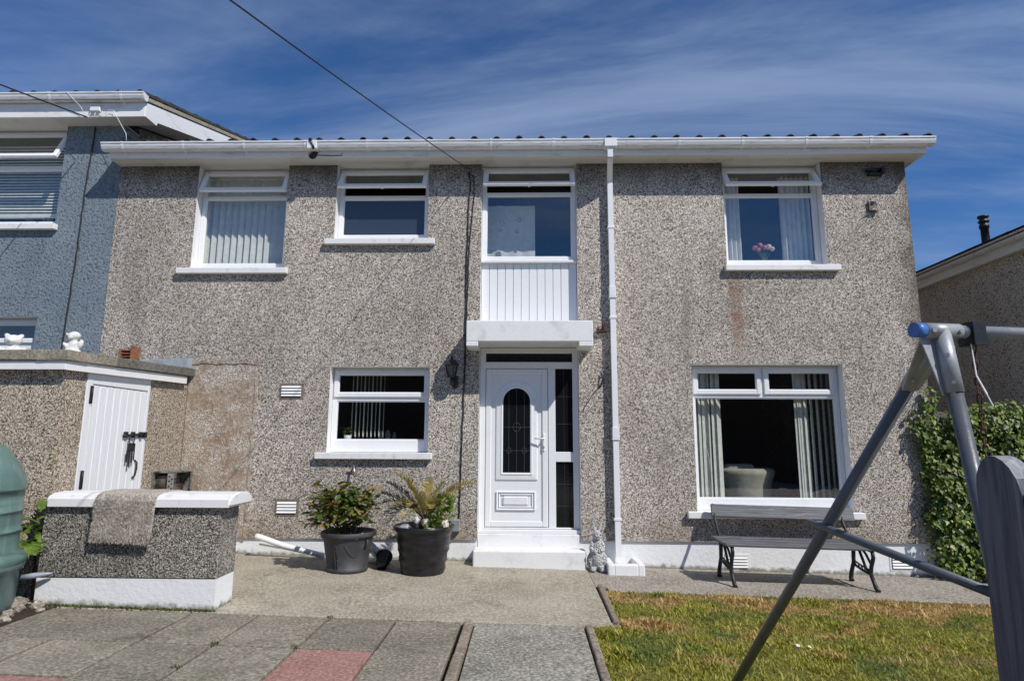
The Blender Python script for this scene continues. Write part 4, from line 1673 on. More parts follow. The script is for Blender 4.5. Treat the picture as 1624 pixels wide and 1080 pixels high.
add('lantern_glass', b, 'frosted', lan)

# ================================================================== LEFT NEIGHBOUR, BLUE HOUSE
bh = thing('blue_house', 'blue grey rendered terraced house next door on the left with higher roof', 'house', (-7.5, D, 0))
BT = E + 4.395
OB = (-8.30, -6.535, E + 2.925, BT)
OB2 = (-8.30, -6.605, E + 0.30, E + 1.63)
b = MB()
wall_grid(b, -9.8, -5.70, -0.2, BT, [OB, OB2], D, D + 0.3)
add('front_wall', b, ['blue', 'white'], bh)
b = MB()
b.prism([(-5.702, D + 0.3, E + 3.2), (-5.702, 15.0, E + 3.2), (-5.702, 11.5, BT + 1.12), (-5.702, D + 0.3, BT + 0.12)], (-0.25, 0, 0))
gw = add('gable_wall', b, 'mortar', bh)
bme = MB()
bme.box(-0.012, 0.0, 0.005, 0.215, 0.005, 0.068, 0.003)
bme = bme.mesh('brick')
bme.materials.append(M['brick_buff'])
for rw in range(14):
    for cl in range(16):
        y = D + 0.02 + 0.225 * cl + (0.112 if rw % 2 else 0)
        z = E + 3.98 + 0.075 * rw
        if z + 0.07 < BT - 0.02 + (y - 7.7) * 0.30 and y > D + 0.31 or (z + 0.07 < BT and y > D):
            o = link('brick', bme, gw)
            o.location = (-5.690, y, z)
b = MB()
b.box(-9.8, -5.70, D + 0.3, 15.0, -0.2, -0.1)
b.box(-9.8, -9.5, D + 0.3, 15.0, -0.1, BT)
b.box(-9.5, -5.95, 12.4, 12.5, -0.1, BT)
b.box(-9.5, -5.95, D + 0.3, 12.4, E + 1.8, E + 2.0)
b.box(-9.5, -5.95, D + 0.3, 12.4, BT, BT + 0.05)
b.box(-5.98, -5.953, D + 0.3, 12.4, -0.1, BT)
add('interior_wall', b, 'interior', bh)
window(OB, E + 2.96, E + 3.80, E + 3.87, [(-8.25, -6.585, 25)], (-8.4, -6.485, E + 2.845, E + 2.928), bh)
window(OB2, E + 0.34, E + 1.20, E + 1.30, [(-8.25, -6.655, 0)], None, bh)
BF = 7.60
b = MB()
b.box(-9.8, -5.70, BF + 0.02, D + 0.31, BT + 0.002, BT + 0.016)
b.box(-5.70, -5.276, BF + 0.02, D - 0.01, BT + 0.0025, BT + 0.0155)
b.box(-5.70, -5.276, D - 0.01, D + 0.004, BT + 0.003, BT + 0.12)
b.prism([(-5.276, D + 0.0045, BT + 0.06), (-5.70, D + 0.0045, BT + 0.06), (-5.70, 11.4, BT + 0.06 + (11.4 - D) * 0.30), (-5.276, 11.4, BT + 0.06 + (11.4 - D) * 0.30)], (0, 0, 0.014))
add('soffit', b, 'soffit', bh)
b = MB()
b.box(-9.8, -5.262, BF, BF + 0.02, BT - 0.012, BT + 0.20, 0.003)
P2 = 0.30
b.prism([(-5.275, BF + 0.021, BT + 0.0), (-5.275, BF + 0.021, BT + 0.20), (-5.275, 11.4, BT + 0.20 + (11.4 - BF) * P2), (-5.275, 11.4, BT - 0.03 + (11.4 - BF) * P2), (-5.275, D + 0.02, BT - 0.03 + (D - BF) * P2), (-5.275, D, BT - 0.002)], (0.02, 0, 0))
add('fascia_board', b, 'fascia', bh)
gutter(bh, -9.8, -5.235, BF - 0.001, E + 4.69, [-5.55, -6.55, -7.5, -8.4])
b = MB()
bz = E + 4.66
b.prism([(-9.8, 7.52, bz - 0.01), (-9.8, 11.5, bz + 4.0 * P2 - 0.01), (-9.8, 15.3, bz - 0.01), (-9.8, 15.3, bz - 0.07), (-9.8, 11.5, bz + 4.0 * P2 - 0.08), (-9.8, 7.52, bz - 0.07)], (9.8 - 5.28, 0, 0))
broof = add('roof', b, 'tile', bh)
for rrow in range(12):
    for k in range(2 if rrow else 14):
        o = link('roof_tile', TILE, broof)
        o.location = (-5.545 - 0.2985 * k, 7.53 + 0.33 * rrow, bz + 0.012 + 0.33 * rrow * P2 + TR.uniform(-0.004, 0.006))
        o.rotation_euler = (rad(14.4), TR.uniform(-0.012, 0.012), TR.uniform(-0.012, 0.012))
b = MB()
for k in range(9):
    y = 7.6 + 0.4 * k
    b.hexa([(-5.50, y, bz - 0.075 + (y - 7.5) * P2), (-5.245, y, bz - 0.075 + (y - 7.5) * P2), (-5.245, y + 0.38, bz - 0.075 + (y - 7.12) * P2), (-5.50, y + 0.38, bz - 0.075 + (y - 7.12) * P2),
            (-5.50, y, bz - 0.02 + (y - 7.5) * P2), (-5.245, y, bz - 0.02 + (y - 7.5) * P2), (-5.245, y + 0.38, bz - 0.02 + (y - 7.12) * P2), (-5.50, y + 0.38, bz - 0.02 + (y - 7.12) * P2)])
add('verge_mortar', b, 'roof_edge', broof)
b = MB()
b.tube(wob([(-6.13, D - 0.012, BT - 0.02), (-6.16, D - 0.012, E + 3.4), (-6.17, D - 0.012, E + 2.4), (-6.21, D - 0.012, E + 0.85)], 10, 0.008), 0.009, 6)
add('wall_cable', b, 'cable', bh)
b = MB()
b.box(-6.01, -5.87, BF - 0.04, BF - 0.001, E + 4.45, E + 4.515, 0.006)
b.tube([(-6.0, BF - 0.02, E + 4.44), (-6.02, BF - 0.03, E + 4.36), (-5.94, BF - 0.03, E + 4.33), (-5.93, BF - 0.03, E + 4.43)], 0.0035, 6)
b.tube([(-6.3, BF - 0.125, E + 4.69), (-6.12, BF - 0.06, E + 4.5), (-6.04, BF - 0.03, E + 4.35)], 0.0035, 6)
b.tube([(-5.87, BF - 0.03, E + 4.45), (-5.80, BF - 0.03, E + 4.41), (-5.74, BF - 0.03, E + 4.47), (-5.68, BF - 0.03, E + 4.46), (-5.45, BF - 0.05, E + 4.10), (-5.43, BF - 0.05, E + 3.97)], 0.0035, 6)
add('junction_box', b, 'upvc', bh)
b = MB()
b.tube(sag((-6.02, BF - 0.05, E + 4.35), Vector((-6.02, BF - 0.05, E + 4.35)) + (Vector((-0.98 * 6.2, 6.2, E + 0.655 * 6.2)) - Vector((-6.02, BF - 0.05, E + 4.35))) * 7, 0.1), 0.009, 6)
tag(add('overhead_cable', b, 'cable'), 'short black overhead cable reaching the eaves of the blue house at the far left', 'cable')

vb = thing('venetian_blind', 'horizontal slat blind inside the upper window of the blue house', 'blind', (-7.4, D + 0.30, E + 3.0))
vme = MB()
vme.box(-0.85, 0.85, -0.023, 0.023, -0.0012, 0.0012, 0, Matrix.Rotation(rad(58), 4, 'X'))
vme = vme.mesh('blind_slat')
vme.materials.append(M['blind'])
for k in range(24):
    o = link('blind_slat', vme, vb)
    o.matrix_parent_inverse = Matrix()
    o.location = (0, 0, 0.20 + 0.045 * k)
b = MB()
b.box(-8.25, -6.55, D + 0.28, D + 0.32, E + 3.14, E + 3.19, 0.004)
add('bottom_rail', b, 'blind', vb)
for k, (x, r, lab) in enumerate(((-7.16, 0.06, 'glass bowl nearest the left picture edge on the upper sill of the blue house'), (-6.90, 0.07, 'largest glass bowl, the middle one on the upper sill of the blue house'),
                                 (-6.70, 0.055, 'glass bowl nearest the right end of the upper sill of the blue house'))):
    b = MB()
    b.lathe([(0.001, 0.004), (r * 0.5, 0.004), (r, r * 0.8), (r * 0.8, r * 1.6), (r * 0.5, r * 1.75), (r * 0.42, r * 1.75), (r * 0.72, r * 1.55), (r * 0.92, r * 0.8), (r * 0.4, 0.012)], 18, (x, D + 0.31, E + 3.02))
    tag(add('glass_bowl', b, 'glass_clear'), lab, 'bowl', 'glass bowls on the blue house sill')
b = MB()
b.box(-8.3, -6.53, D + 0.21, D + 0.40, E + 2.93, E + 3.02)
add('inner_sill', b, 'white_gloss', bh)

# ================================================================== SHED
shed = thing('outbuilding', 'flat roofed pebble dashed outbuilding with white boarded door against the house', 'shed', (-4.46, 5.74, 0))
SXW = -4.46
b = MB()
b.box(-9.5, SXW, 5.74, 5.90, -0.15, E + 0.735)
b.box(SXW - 0.15, SXW, 5.90, 6.03, -0.15, E + 0.735)
b.box(SXW - 0.15, SXW, 7.07, D - 0.002, -0.15, E + 0.80)
b.box(SXW - 0.15, SXW, 6.03, 7.07, E + 0.715, E + 0.78)
add('wall', b, 'dash_shed', shed)


def zroof(y):
    return 0.74 + (y - 5.64) * 0.036


b = MB()
b.prism([(-9.5, 5.70, E + zroof(5.7) + 0.02), (-9.5, D - 0.003, E + zroof(D) + 0.02), (-9.5, D - 0.003, E + zroof(D) + 0.085), (-9.5, 5.70, E + zroof(5.7) + 0.085)], (9.5 - 4.50, 0, 0))
sroof = add('roof', b, 'roof_edge_dark', shed)


def edge_slab(p, q, wv, m, z_h=0.10, top=0.0):
    p, q, wv = Vector(p), Vector(q), Vector(wv)
    u = Vector((0, 0, z_h))
    mb = MB()
    vs, fs = mb._add([p, q, q + wv, p + wv, p + u, q + u, q + wv + u, p + wv + u], [(3, 2, 1, 0), (4, 5, 6, 7), (0, 1, 5, 4), (1, 2, 6, 5), (2, 3, 7, 6), (3, 0, 4, 7)])
    bmesh.ops.bevel(mb.bm, geom=list({e for f in fs for e in f.edges}), offset=0.008, segments=2, affect='EDGES', profile=0.5)
    for v in mb.bm.verts:
        v.co += Vector((random.Random(int(v.co.x * 991 + v.co.y * 77)).uniform(-0.004, 0.004),) * 3)
    add('edge_stone', mb, m, sroof)


edge_slab((-9.5, 5.62, E + 0.74), (-6.9, 5.62, E + 0.74), (0, 0.3, 0), 'roof_edge')
edge_slab((-6.89, 5.62, E + 0.74), (-4.375, 5.62, E + 0.742), (0, 0.3, 0), 'roof_edge')
edge_slab((-4.375, 5.625, E + 0.742), (-4.375, 6.32, E + zroof(6.32)), (-0.3, 0, 0), 'roof_edge')
edge_slab((-4.372, 6.33, E + zroof(6.33)), (-4.372, D - 0.01, E + zroof(D)), (-0.3, 0, 0), 'roof_edge_dark', 0.10)
b = MB()
b.prism([(-4.42, 6.70, E + 0.885), (-4.42, D - 0.006, E + 0.93), (-4.42, D - 0.006, E + 1.07), (-4.42, 7.5, E + 1.02)], (-0.02, 0, 0))
b.box(-6.0, -4.42, D - 0.014, D - 0.004, E + 0.9, E + 1.04)
add('lead_flashing', b, 'lead', shed)
b = MB()
b.box(-9.5, -4.40, 5.645, 5.665, E + 0.655, E + 0.738, 0.003)
b.prism([(-4.42, 5.666, E + 0.655), (-4.42, D - 0.14, E + 0.715), (-4.42, D - 0.14, E + 0.805), (-4.42, 5.666, E + 0.738)], (0.02, 0, 0))
add('fascia_board', b, 'white_gloss', shed)
# door in the side wall
b = MB()
b.box(SXW - 0.08, SXW + 0.012, 6.03, 6.115, 0.02, E + 0.712, 0.004)
b.box(SXW - 0.08, SXW + 0.012, 7.03, 7.07, 0.02, E + 0.712, 0.004)
b.box(SXW - 0.08, SXW + 0.010, 6.11, 7.035, E + 0.56, E + 0.712, 0.004)
sdoor = add('shed_door', b, 'door_paint', shed)
b = MB()
b.box(SXW - 0.06, SXW - 0.02, 6.10, 7.05, 0.03, E + 0.565)
add('door_back', b, 'door_paint', sdoor)
me = None
for k in range(8):
    if me is None:
        b = MB()
        b.box(-0.02, 0.002, 0.004, 0.108, 0.03, E + 0.552, 0.006)
        me = b.mesh('door_board')
        me.materials.append(M['door_paint'])
    o = link('door_board', me, sdoor)
    o.location = (SXW, 6.118 + 0.1135 * k, 0)
b = MB()
for zz in (0.45, -0.40):
    b.box(SXW + 0.003, SXW + 0.020, 6.075, 6.10, E + zz - 0.09, E + zz + 0.09, 0.003)
    b.tube([(SXW + 0.016, 6.108, E + zz - 0.09), (SXW + 0.016, 6.108, E + zz + 0.09)], 0.009, 8)
add('hinge', b, 'hinge', sdoor)
b = MB()
b.tube([(SXW + 0.02, 6.66, E + 0.04), (SXW + 0.02, 7.06, E + 0.065)], 0.014, 8)
for yy in (6.70, 6.82, 6.96, 7.04):
    b.box(SXW + 0.002, SXW + 0.036, yy - 0.02, yy + 0.02, E + 0.02, E + 0.085, 0.004)
add('bolt', b, 'hinge', sdoor)
b = MB()
b.tube([(SXW + 0.004, 6.905, E - 0.43), (SXW + 0.03, 6.91, E - 0.40), (SXW + 0.035, 6.92, E - 0.33), (SXW + 0.03, 6.925, E - 0.26), (SXW + 0.004, 6.92, E - 0.23)], 0.010, 8)
add('handle', b, 'hinge', sdoor)
kt = thing('padlock_keys', 'dark padlock with hanging bunch of keys on the outbuilding door bolt', 'keys', (SXW + 0.04, 6.78, E + 0.0))
b = MB()
b.tube([(SXW + 0.04, 6.78 + 0.045 * math.cos(t), E + 0.0 + 0.05 * math.sin(t)) for t in [k * math.pi / 8 for k in range(17)]], 0.006, 6)
b.box(SXW + 0.022, SXW + 0.06, 6.74, 6.83, E - 0.13, E - 0.04, 0.008)
add('padlock', b, 'hinge', kt)
b = MB()
for k, (dy, ln) in enumerate(((-0.05, 0.13), (-0.015, 0.18), (0.02, 0.14), (0.045, 0.11))):
    b.box(SXW + 0.03 + 0.006 * k, SXW + 0.034 + 0.006 * k, 6.78 + dy - 0.012, 6.78 + dy + 0.012, E - 0.12 - ln, E - 0.12, 0.001)
add('key', b, 'hinge', kt)

# ornaments on the shed roof


def blob(name, ells, mats, parent=None, vox=0.012, label=None):
    b = MB()
    for e in ells:
        T = Matrix.Rotation(e[2], 3, 'Y') if len(e) > 2 and not isinstance(e[2], Matrix) else (e[2] if len(e) > 2 else None)
        b.ell(e[0], e[1], 14, 9, T)
    me = b.mesh(name + '_rough')
    o = bpy.data.objects.new(name + '_rough', me)
    COL.objects.link(o)
    md = o.modifiers.new('r', 'REMESH')
    md.mode = 'VOXEL'
    md.voxel_size = vox
    md.use_smooth_shade = True
    sm = o.modifiers.new('s', 'SMOOTH')
    sm.factor = 0.5
    sm.iterations = 3
    dg = bpy.context.evaluated_depsgraph_get()
    out = bpy.data.meshes.new_from_object(o.evaluated_get(dg))
    bpy.data.objects.remove(o)
    bpy.data.meshes.remove(me)
    out.name = name
    out.materials.clear()
    for p in out.polygons:
        p.use_smooth = True
    return add(name, out, mats, parent)


def at(o, loc, rz=0.0, s=1.0):
    o.location = loc
    o.rotation_euler = (0, 0, rz)
    o.scale = (s, s, s)
    return o


tb = blob('teddy_statue', [((0, 0, 0.07), (0.085, 0.07, 0.085)), ((0, -0.01, 0.19), (0.085, 0.07, 0.065)), ((-0.065, 0, 0.245), (0.028, 0.02, 0.026)), ((0.065, 0, 0.245), (0.028, 0.02, 0.026)),
                           ((0, -0.07, 0.175), (0.032, 0.03, 0.025)), ((-0.10, -0.03, 0.085), (0.045, 0.03, 0.028), 0.6), ((0.095, -0.03, 0.085), (0.045, 0.03, 0.028), -0.6),
                           ((-0.05, -0.09, 0.03), (0.035, 0.055, 0.03)), ((0.05, -0.09, 0.03), (0.035, 0.055, 0.03))], 'stone_white')
at(tb, (-5.25, 6.0, E + 0.815), 0.5, 0.93)
tag(tb, 'white stone teddy bear ornament sitting on the outbuilding roof', 'ornament')
an = blob('cherub_statue', [((0, 0, 0.05), (0.085, 0.06, 0.06)), ((0, 0, 0.13), (0.055, 0.045, 0.075)), ((0.005, -0.005, 0.235), (0.062, 0.055, 0.05)), ((-0.02, -0.045, 0.215), (0.03, 0.025, 0.03)),
                            ((-0.06, -0.03, 0.12), (0.05, 0.022, 0.022), 0.9), ((0.05, 0.05, 0.15), (0.03, 0.02, 0.06), 0.3), ((-0.05, -0.05, 0.04), (0.05, 0.035, 0.03)), ((-0.055, -0.02, 0.245), (0.03, 0.02, 0.016), 0.5)], 'stone_white')
at(an, (-4.585, 5.95, E + 0.815), 0.3, 0.92)
tag(an, 'white stone cherub ornament crouching on the corner of the outbuilding roof', 'ornament')
tc_ = thing('terracotta_block', 'broken hollow terracotta block standing on the outbuilding roof edge', 'brick', (-4.46, 6.62, E + 0.88))
b = MB()
b.box(-4.535, -4.515, 6.56, 6.72, E + 0.868, E + 1.0, 0.004)
b.box(-4.405, -4.385, 6.56, 6.72, E + 0.868, E + 1.03, 0.004)
b.box(-4.515, -4.405, 6.69, 6.72, E + 0.869, E + 1.01, 0.004)
for k in range(4):
    b.box(-4.515, -4.405, 6.575, 6.69, E + 0.870 + 0.034 * k, E + 0.884 + 0.034 * k, 0.003)
add('clay_block', b, 'terracotta', tc_)

# ================================================================== LOW WALL, MAT, BOX, TANK
lw = thing('low_wall', 'low pebble dashed garden wall with rounded white coping and white base', 'wall', (-3.4, 5.57, 0))
b = MB()
b.box(-4.235, -2.660, 5.400, 5.735, E - 1.178, E - 0.575, 0.008)
add('rendered_face', b, 'dash_dark', lw)
b = MB()
b.hexa([(-4.235, 5.408, G(-4.2) - 0.1), (-2.664, 5.408, G(-2.7) - 0.1), (-2.664, 5.727, G(-2.7) - 0.1), (-4.235, 5.727, G(-4.2) - 0.1),
        (-4.235, 5.408, E - 1.18), (-2.664, 5.408, E - 1.18), (-2.664, 5.727, E - 1.18), (-4.235, 5.727, E - 1.18)])
add('wall_base', b, 'plinth', lw)
for xa, xb in ((-4.20, -3.36), (-3.355, -2.565)):
    b = MB()
    prof = [(5.355, E - 0.58), (5.355, E - 0.515), (5.372, E - 0.487), (5.42, E - 0.470), (5.56, E - 0.462), (5.71, E - 0.470), (5.765, E - 0.487), (5.785, E - 0.515), (5.785, E - 0.58)]
    b.prism([(xa, y, z) for y, z in prof], (xb - xa, 0, 0))
    bmesh.ops.bevel(b.bm, geom=[e for e in b.bm.edges if abs(e.verts[0].co.x - e.verts[1].co.x) < 1e-6 and (abs(e.verts[0].co.x + 2.565) < 1e-5 or abs(e.verts[0].co.x + 4.2) < 1e-5)], offset=0.02, segments=2, affect='EDGES')
    add('coping_stone', b, 'sill', lw)


def draped_mat():
    b = MB()
    path_ = [(5.80, E - 0.60), (5.795, E - 0.50), (5.77, E - 0.468), (5.70, E - 0.452), (5.56, E - 0.445), (5.42, E - 0.452), (5.365, E - 0.470), (5.335, E - 0.51), (5.330, E - 0.58),
             (5.335, E - 0.68), (5.333, E - 0.78), (5.330, E - 0.865)]
    th = 0.022
    nx = 12
    rm = random.Random(1)
    P = [Vector((0, y, z)) for y, z in path_]
    vs = []
    for i, p in enumerate(P):
        d = (P[min(i + 1, len(P) - 1)] - P[max(i - 1, 0)]).normalized()
        nrm = Vector((0, d.z, -d.y))
        sh = 0.05 * (i / (len(P) - 1)) ** 2
        for k in range(nx + 1):
            x = -3.71 - sh + 0.53 * k / nx + (0.0 if i < 6 else -0.004 * i)
            x = -3.715 - 0.045 * i / 11 + 0.525 * k / nx
            ww = 0.004 * math.sin(k * 1.3 + i)
            a = p + nrm * ww
            vs.append((x, a.y, a.z - 0.02 * (k / nx) * (i / 11)))
            c = a - nrm * th
            vs.append((x, c.y, c.z - 0.02 * (k / nx) * (i / 11)))
    fs = []
    row = 2 * (nx + 1)
    m = len(P)
    for i in range(m - 1):
        for k in range(nx):
            a, c = i * row + 2 * k, (i + 1) * row + 2 * k
            fs += [(a, a + 2, c + 2, c), (a + 1, c + 1, c + 3, a + 3)]
        a, c = i * row, (i + 1) * row
        fs.append((a, c, c + 1, a + 1))
        a, c = i * row + 2 * nx, (i + 1) * row + 2 * nx
        fs.append((a, a + 1, c + 1, c))
    for i in (0, m - 1):
        for k in range(nx):
            a = i * row + 2 * k
            fs.append((a, a + 1, a + 3, a + 2))
    b._add(vs, fs, 0, True)
    return b


dm = thing('doormat', 'brown bristle doormat draped over the coping of the low wall', 'doormat', (-3.45, 5.56, E - 0.45))
add('mat_base', draped_mat(), 'doormat', dm)
rng = np.random.default_rng(9)
nb_ = 9000
yy = rng.uniform(0, 1, nb_)
path_y = np.array([5.42, 5.365, 5.335, 5.330, 5.335, 5.333, 5.330])
path_z = np.array([E - .452, E - .470, E - .51, E - .58, E - .68, E - .78, E - .865])
tt = np.linspace(0, 1, 7)
by, bz_ = np.interp(yy, tt, path_y), np.interp(yy, tt, path_z)
bx = rng.uniform(0, 1, nb_)
pos = np.stack([-3.715 - 0.045 * (0.45 + 0.55 * yy) + 0.525 * bx, by - 0.0, bz_ - 0.02 * bx * (0.45 + 0.55 * yy)], 1)
BV = [(-0.12, 0, 0), (0.12, 0, 0), (0, -0.55, -0.85)]
add('mat_bristles', scatter('mat_bristles', BV, [(0, 1, 2)], pos, rots(rng.normal(0, .4, nb_), rng.normal(0, .35, nb_), rng.normal(0, .5, nb_)), rng.uniform(0.012, 0.028, nb_)), 'doormat', dm, 'stuff')

fb = thing('metal_box', 'weathered metal guard box with perforated side behind the low wall coping', 'box', (-4.35, 7.45, E - 0.6))
bx0, bx1, by0, by1, bz0, bz1 = -4.452, -4.17, 7.28, 7.66, E - 0.70, E - 0.375
b = MB()
b.box(bx0, bx1, by0, by1, bz1 - 0.02, bz1, 0.004)
b.box(bx0, bx1, by0, by1, bz0, bz0 + 0.02, 0.004)
b.box(bx0, bx0 + 0.012, by0, by1, bz0 + 0.02, bz1 - 0.02)
b.box(bx0 + 0.012, bx1, by1 - 0.012, by1, bz0 + 0.02, bz1 - 0.02)
for (xa, ya) in ((bx0 + 0.001, by0), (bx1 - 0.018, by0), (bx1 - 0.018, by1 - 0.03)):
    b.box(xa, xa + 0.017, ya + 0.001, ya + 0.017, bz0 + 0.02, bz1 - 0.02)
add('box_frame', b, 'trim_grey', fb)
b = MB()
b.box(bx0 + 0.02, bx1 - 0.10, by0 + 0.05, by1 - 0.02, bz0 + 0.021, bz1 - 0.05)
add('box_lining', b, 'box_dark', fb)
b = MB()
b.box(bx1 - 0.10, bx1 - 0.02, by0 + 0.004, by0 + 0.012, bz0 + 0.02, bz1 - 0.02)
pl = add('perforated_plate', b, 'holed', fb)
for k in range(9):
    b = MB()
    cx = bx1 - 0.06 + (0.016 if k % 2 else -0.016)
    cz = bz1 - 0.06 - 0.028 * k
    b.tube([(cx, by0 + 0.0045, cz), (cx, by0 + 0.0025, cz)], 0.011, 10)
    add('hole', b, 'black', pl)

tank = thing('oil_tank', 'ribbed green plastic oil tank standing on rubble at the left picture edge', 'tank', (-4.70, 4.90, 0))
TCX, TCY = -4.70, 4.90
prof = [(0.001, E + 0.0), (0.22, E - 0.005), (0.36, E - 0.06), (0.47, E - 0.20), (0.525, E - 0.33), (0.545, E - 0.40), (0.545, E - 0.42), (0.530, E - 0.425), (0.527, E - 0.56)]
for zz in (-0.585, -0.745):
    prof += [(0.529, E + zz + 0.06), (0.530, E + zz + 0.014), (0.539, E + zz + 0.007), (0.541, E + zz), (0.539, E + zz - 0.007), (0.530, E + zz - 0.014), (0.531, E + zz - 0.05)]
prof += [(0.532, E - 0.90), (0.575, E - 0.93), (0.600, E - 0.95), (0.604, E - 0.985), (0.590, E - 1.0), (0.596, E - 1.015), (0.590, E - 1.04), (0.56, E - 1.06), (0.555, E - 1.30), (0.54, E - 1.395), (0.001, E - 1.395)]
b = MB()
b.lathe(prof, 72, (TCX, TCY, 0))
add('tank_shell', b, 'tank', tank)
b = MB()
b.lathe([(0.001, 0.05), (0.12, 0.05), (0.14, 0.02), (0.14, -0.02)], 24, (TCX, TCY, E))
add('filler_cap', b, 'pot_black', tank)

# rubble round the foot of the tank
rng = np.random.default_rng(55)
nn = 1500
tpos = rng.uniform(0, 1, nn)
pp = np.stack([-4.2 + 1.56 * tpos, 5.395 - np.abs(rng.normal(0, 0.012, nn)), 0.0 * tpos], 1)
pp[:, 2] = -SL * pp[:, 0] + rng.uniform(-0.004, 0.012, nn)
add('moss', scatter('moss', [(-0.5, 0, 0), (0.5, 0, 0), (0, 0.2, 0.9)], [(0, 1, 2)], pp, rots(rng.uniform(0, 6.3, nn), rng.normal(0, .5, nn), rng.normal(0, .4, nn)), rng.uniform(0.006, 0.02, nn)), 'moss', None, 'stuff')
rub = random.Random(12)
RUB_LABELS = ['pale broken stone tucked against the left end of the white wall base', 'larger broken stone in the dirt right beside the green tank flange', 'broken stone lying in the dirt nearest the paving below the tank',
              'broken stone under the pale plastic bottle', 'small flat stone at the corner of the first paving slab by the tank', 'smallest stone chip just below the left end of the white wall base',
              'broken stone at the left picture edge in front of the tank foot', 'broken stone hidden deepest between the tank and the low wall']
spots = [(-4.13, 5.33, 0.05, 'grey'), (-4.22, 5.20, 0.06, 'x'), (-4.16, 5.05, 0.045, 'x'), (-4.30, 5.30, 0.07, 'x'), (-4.07, 4.92, 0.04, 'x'), (-4.02, 5.22, 0.03, 'x'), (-4.20, 4.80, 0.05, 'x'), (-4.36, 5.36, 0.06, 'x')]
for k, (x, y, r, _) in enumerate(spots):
    b = MB()
    b.rock((x, y, G(x) + r * 0.4), (r * 1.2, r, r * 0.8), 30 + k)
    o = tag(add('rubble_stone', b, 'rubble'), RUB_LABELS[k], 'stone', 'stones by the tank')
b = MB()
b.tube([(-4.30, 5.30, G(-4.3) + 0.24), (-4.20, 5.33, G(-4.2) + 0.255), (-4.12, 5.355, G(-4.1) + 0.265), (-4.07, 5.368, G(-4.1) + 0.272)], [0.022, 0.024, 0.016, 0.007], 10)
tag(add('plastic_bottle', b, 'lead'), 'pale plastic bottle lying on the stones against the low wall base', 'bottle')
b = MB()
rb = random.Random(77)
for k in range(70):
    x, y = rb.uniform(-4.45, -3.98), rb.uniform(4.5, 5.4)
    r = rb.uniform(0.008, 0.022)
    b.rock((x, y, G(x) + r * 0.3), (r * 1.3, r, r * 0.8), k)
slope_sheet(b, -4.6, -4.0, 4.7, 5.41, 0.006, 0.02)
add('dirt', b, 'soil', None, 'stuff')


# ================================================================== PLANTS
def frond_pts(base, az, length, rise, droop, n=12):
    out = []
    for k in range(n + 1):
        t = k / n
        r = length * (t * math.cos(rise) if True else 0)
        z = length * (t * math.sin(rise)) - droop * length * t * t
        out.append(Vector(base) + Vector((math.cos(az) * r, math.sin(az) * r, z)))
    return out


def pinnate(pts, width, npair, wv=0.012, start=0.2, up=0.35, seed=0, taper=True):
    """a feather leaf: midrib with narrow leaflets to both sides"""
    b = MB()
    m = len(pts)
    b.tube(pts, [0.008 * (1 - 0.75 * k / (m - 1)) for k in range(m)], 5)
    rn = random.Random(seed)
    for k in range(npair):
        t = start + (1 - start) * k / npair
        f = t * (m - 1)
        i = min(int(f), m - 2)
        p = pts[i].lerp(pts[i + 1], f - i)
        d = (pts[i + 1] - pts[i]).normalized()
        side = d.cross(Vector((0, 0, 1)))
        if side.length < 1e-3:
            side = Vector((1, 0, 0))
        side.normalize()
        nrm = side.cross(d).normalized()
        wl_ = width * (math.sin(math.pi * (0.12 + 0.80 * (t - start) / (1 - start))) ** 0.7 if taper else 1)
        for s in (-1, 1):
            tip = p + (side * s * 0.75 + d * 0.55 + nrm * up * rn.uniform(0.3, 1.2)).normalized() * wl_ * rn.uniform(0.8, 1.1)
            q = d * wv * 0.6
            mid = p.lerp(tip, 0.5) - nrm * wl_ * 0.03
            b._add([p - q * 0.5, p + q * 0.5, mid + q * 0.7, tip, mid - q * 0.7], [(0, 1, 2, 4), (4, 2, 3)])
    return b


fern = thing('fern', 'bright green fern growing between the green tank and the low wall', 'fern', (-4.36, 5.55, E - 1.0))
for k in range(17):
    az = rad(-160 + 300 * k / 17 + rub.uniform(-10, 10))
    base = (-4.36 + rub.uniform(-0.03, 0.03), 5.50, E - 0.86 + rub.uniform(-0.12, 0.22))
    ln = rub.uniform(0.26, 0.42)
    pt = frond_pts(base, az, ln, rad(rub.uniform(15, 60)), rub.uniform(0.5, 0.9))
    pt = [Vector((p.x, min(p.y, 5.70), p.z)) for p in pt]
    add('frond', pinnate(pt, ln * 0.30, 16, 0.034, 0.1, 0.1, k), 'fern', fern)
b = MB()
b.tube([(-4.36, 5.55, 0.0), (-4.37, 5.53, E - 0.95), (-4.36, 5.50, E - 0.7)], 0.012, 6)
add('stem', b, 'bark', fern)
b = MB()
for k in range(14):
    a = 2.4 * k
    p = Vector((-4.435 + 0.02 * math.cos(a), 5.725, E - 0.27 + 0.012 * k))
    b._add([p, p + Vector((0.02 * math.cos(a), -0.015, 0.02)), p + Vector((0.05 * math.cos(a), -0.03, 0.035 + 0.01 * math.sin(a))), p + Vector((0.025 * math.cos(a + .6), -0.01, 0.03))], [(0, 1, 2, 3)])
tag(add('wall_weed', b, 'palm'), 'small yellowish weed growing from the outbuilding wall above the tank', 'weed')

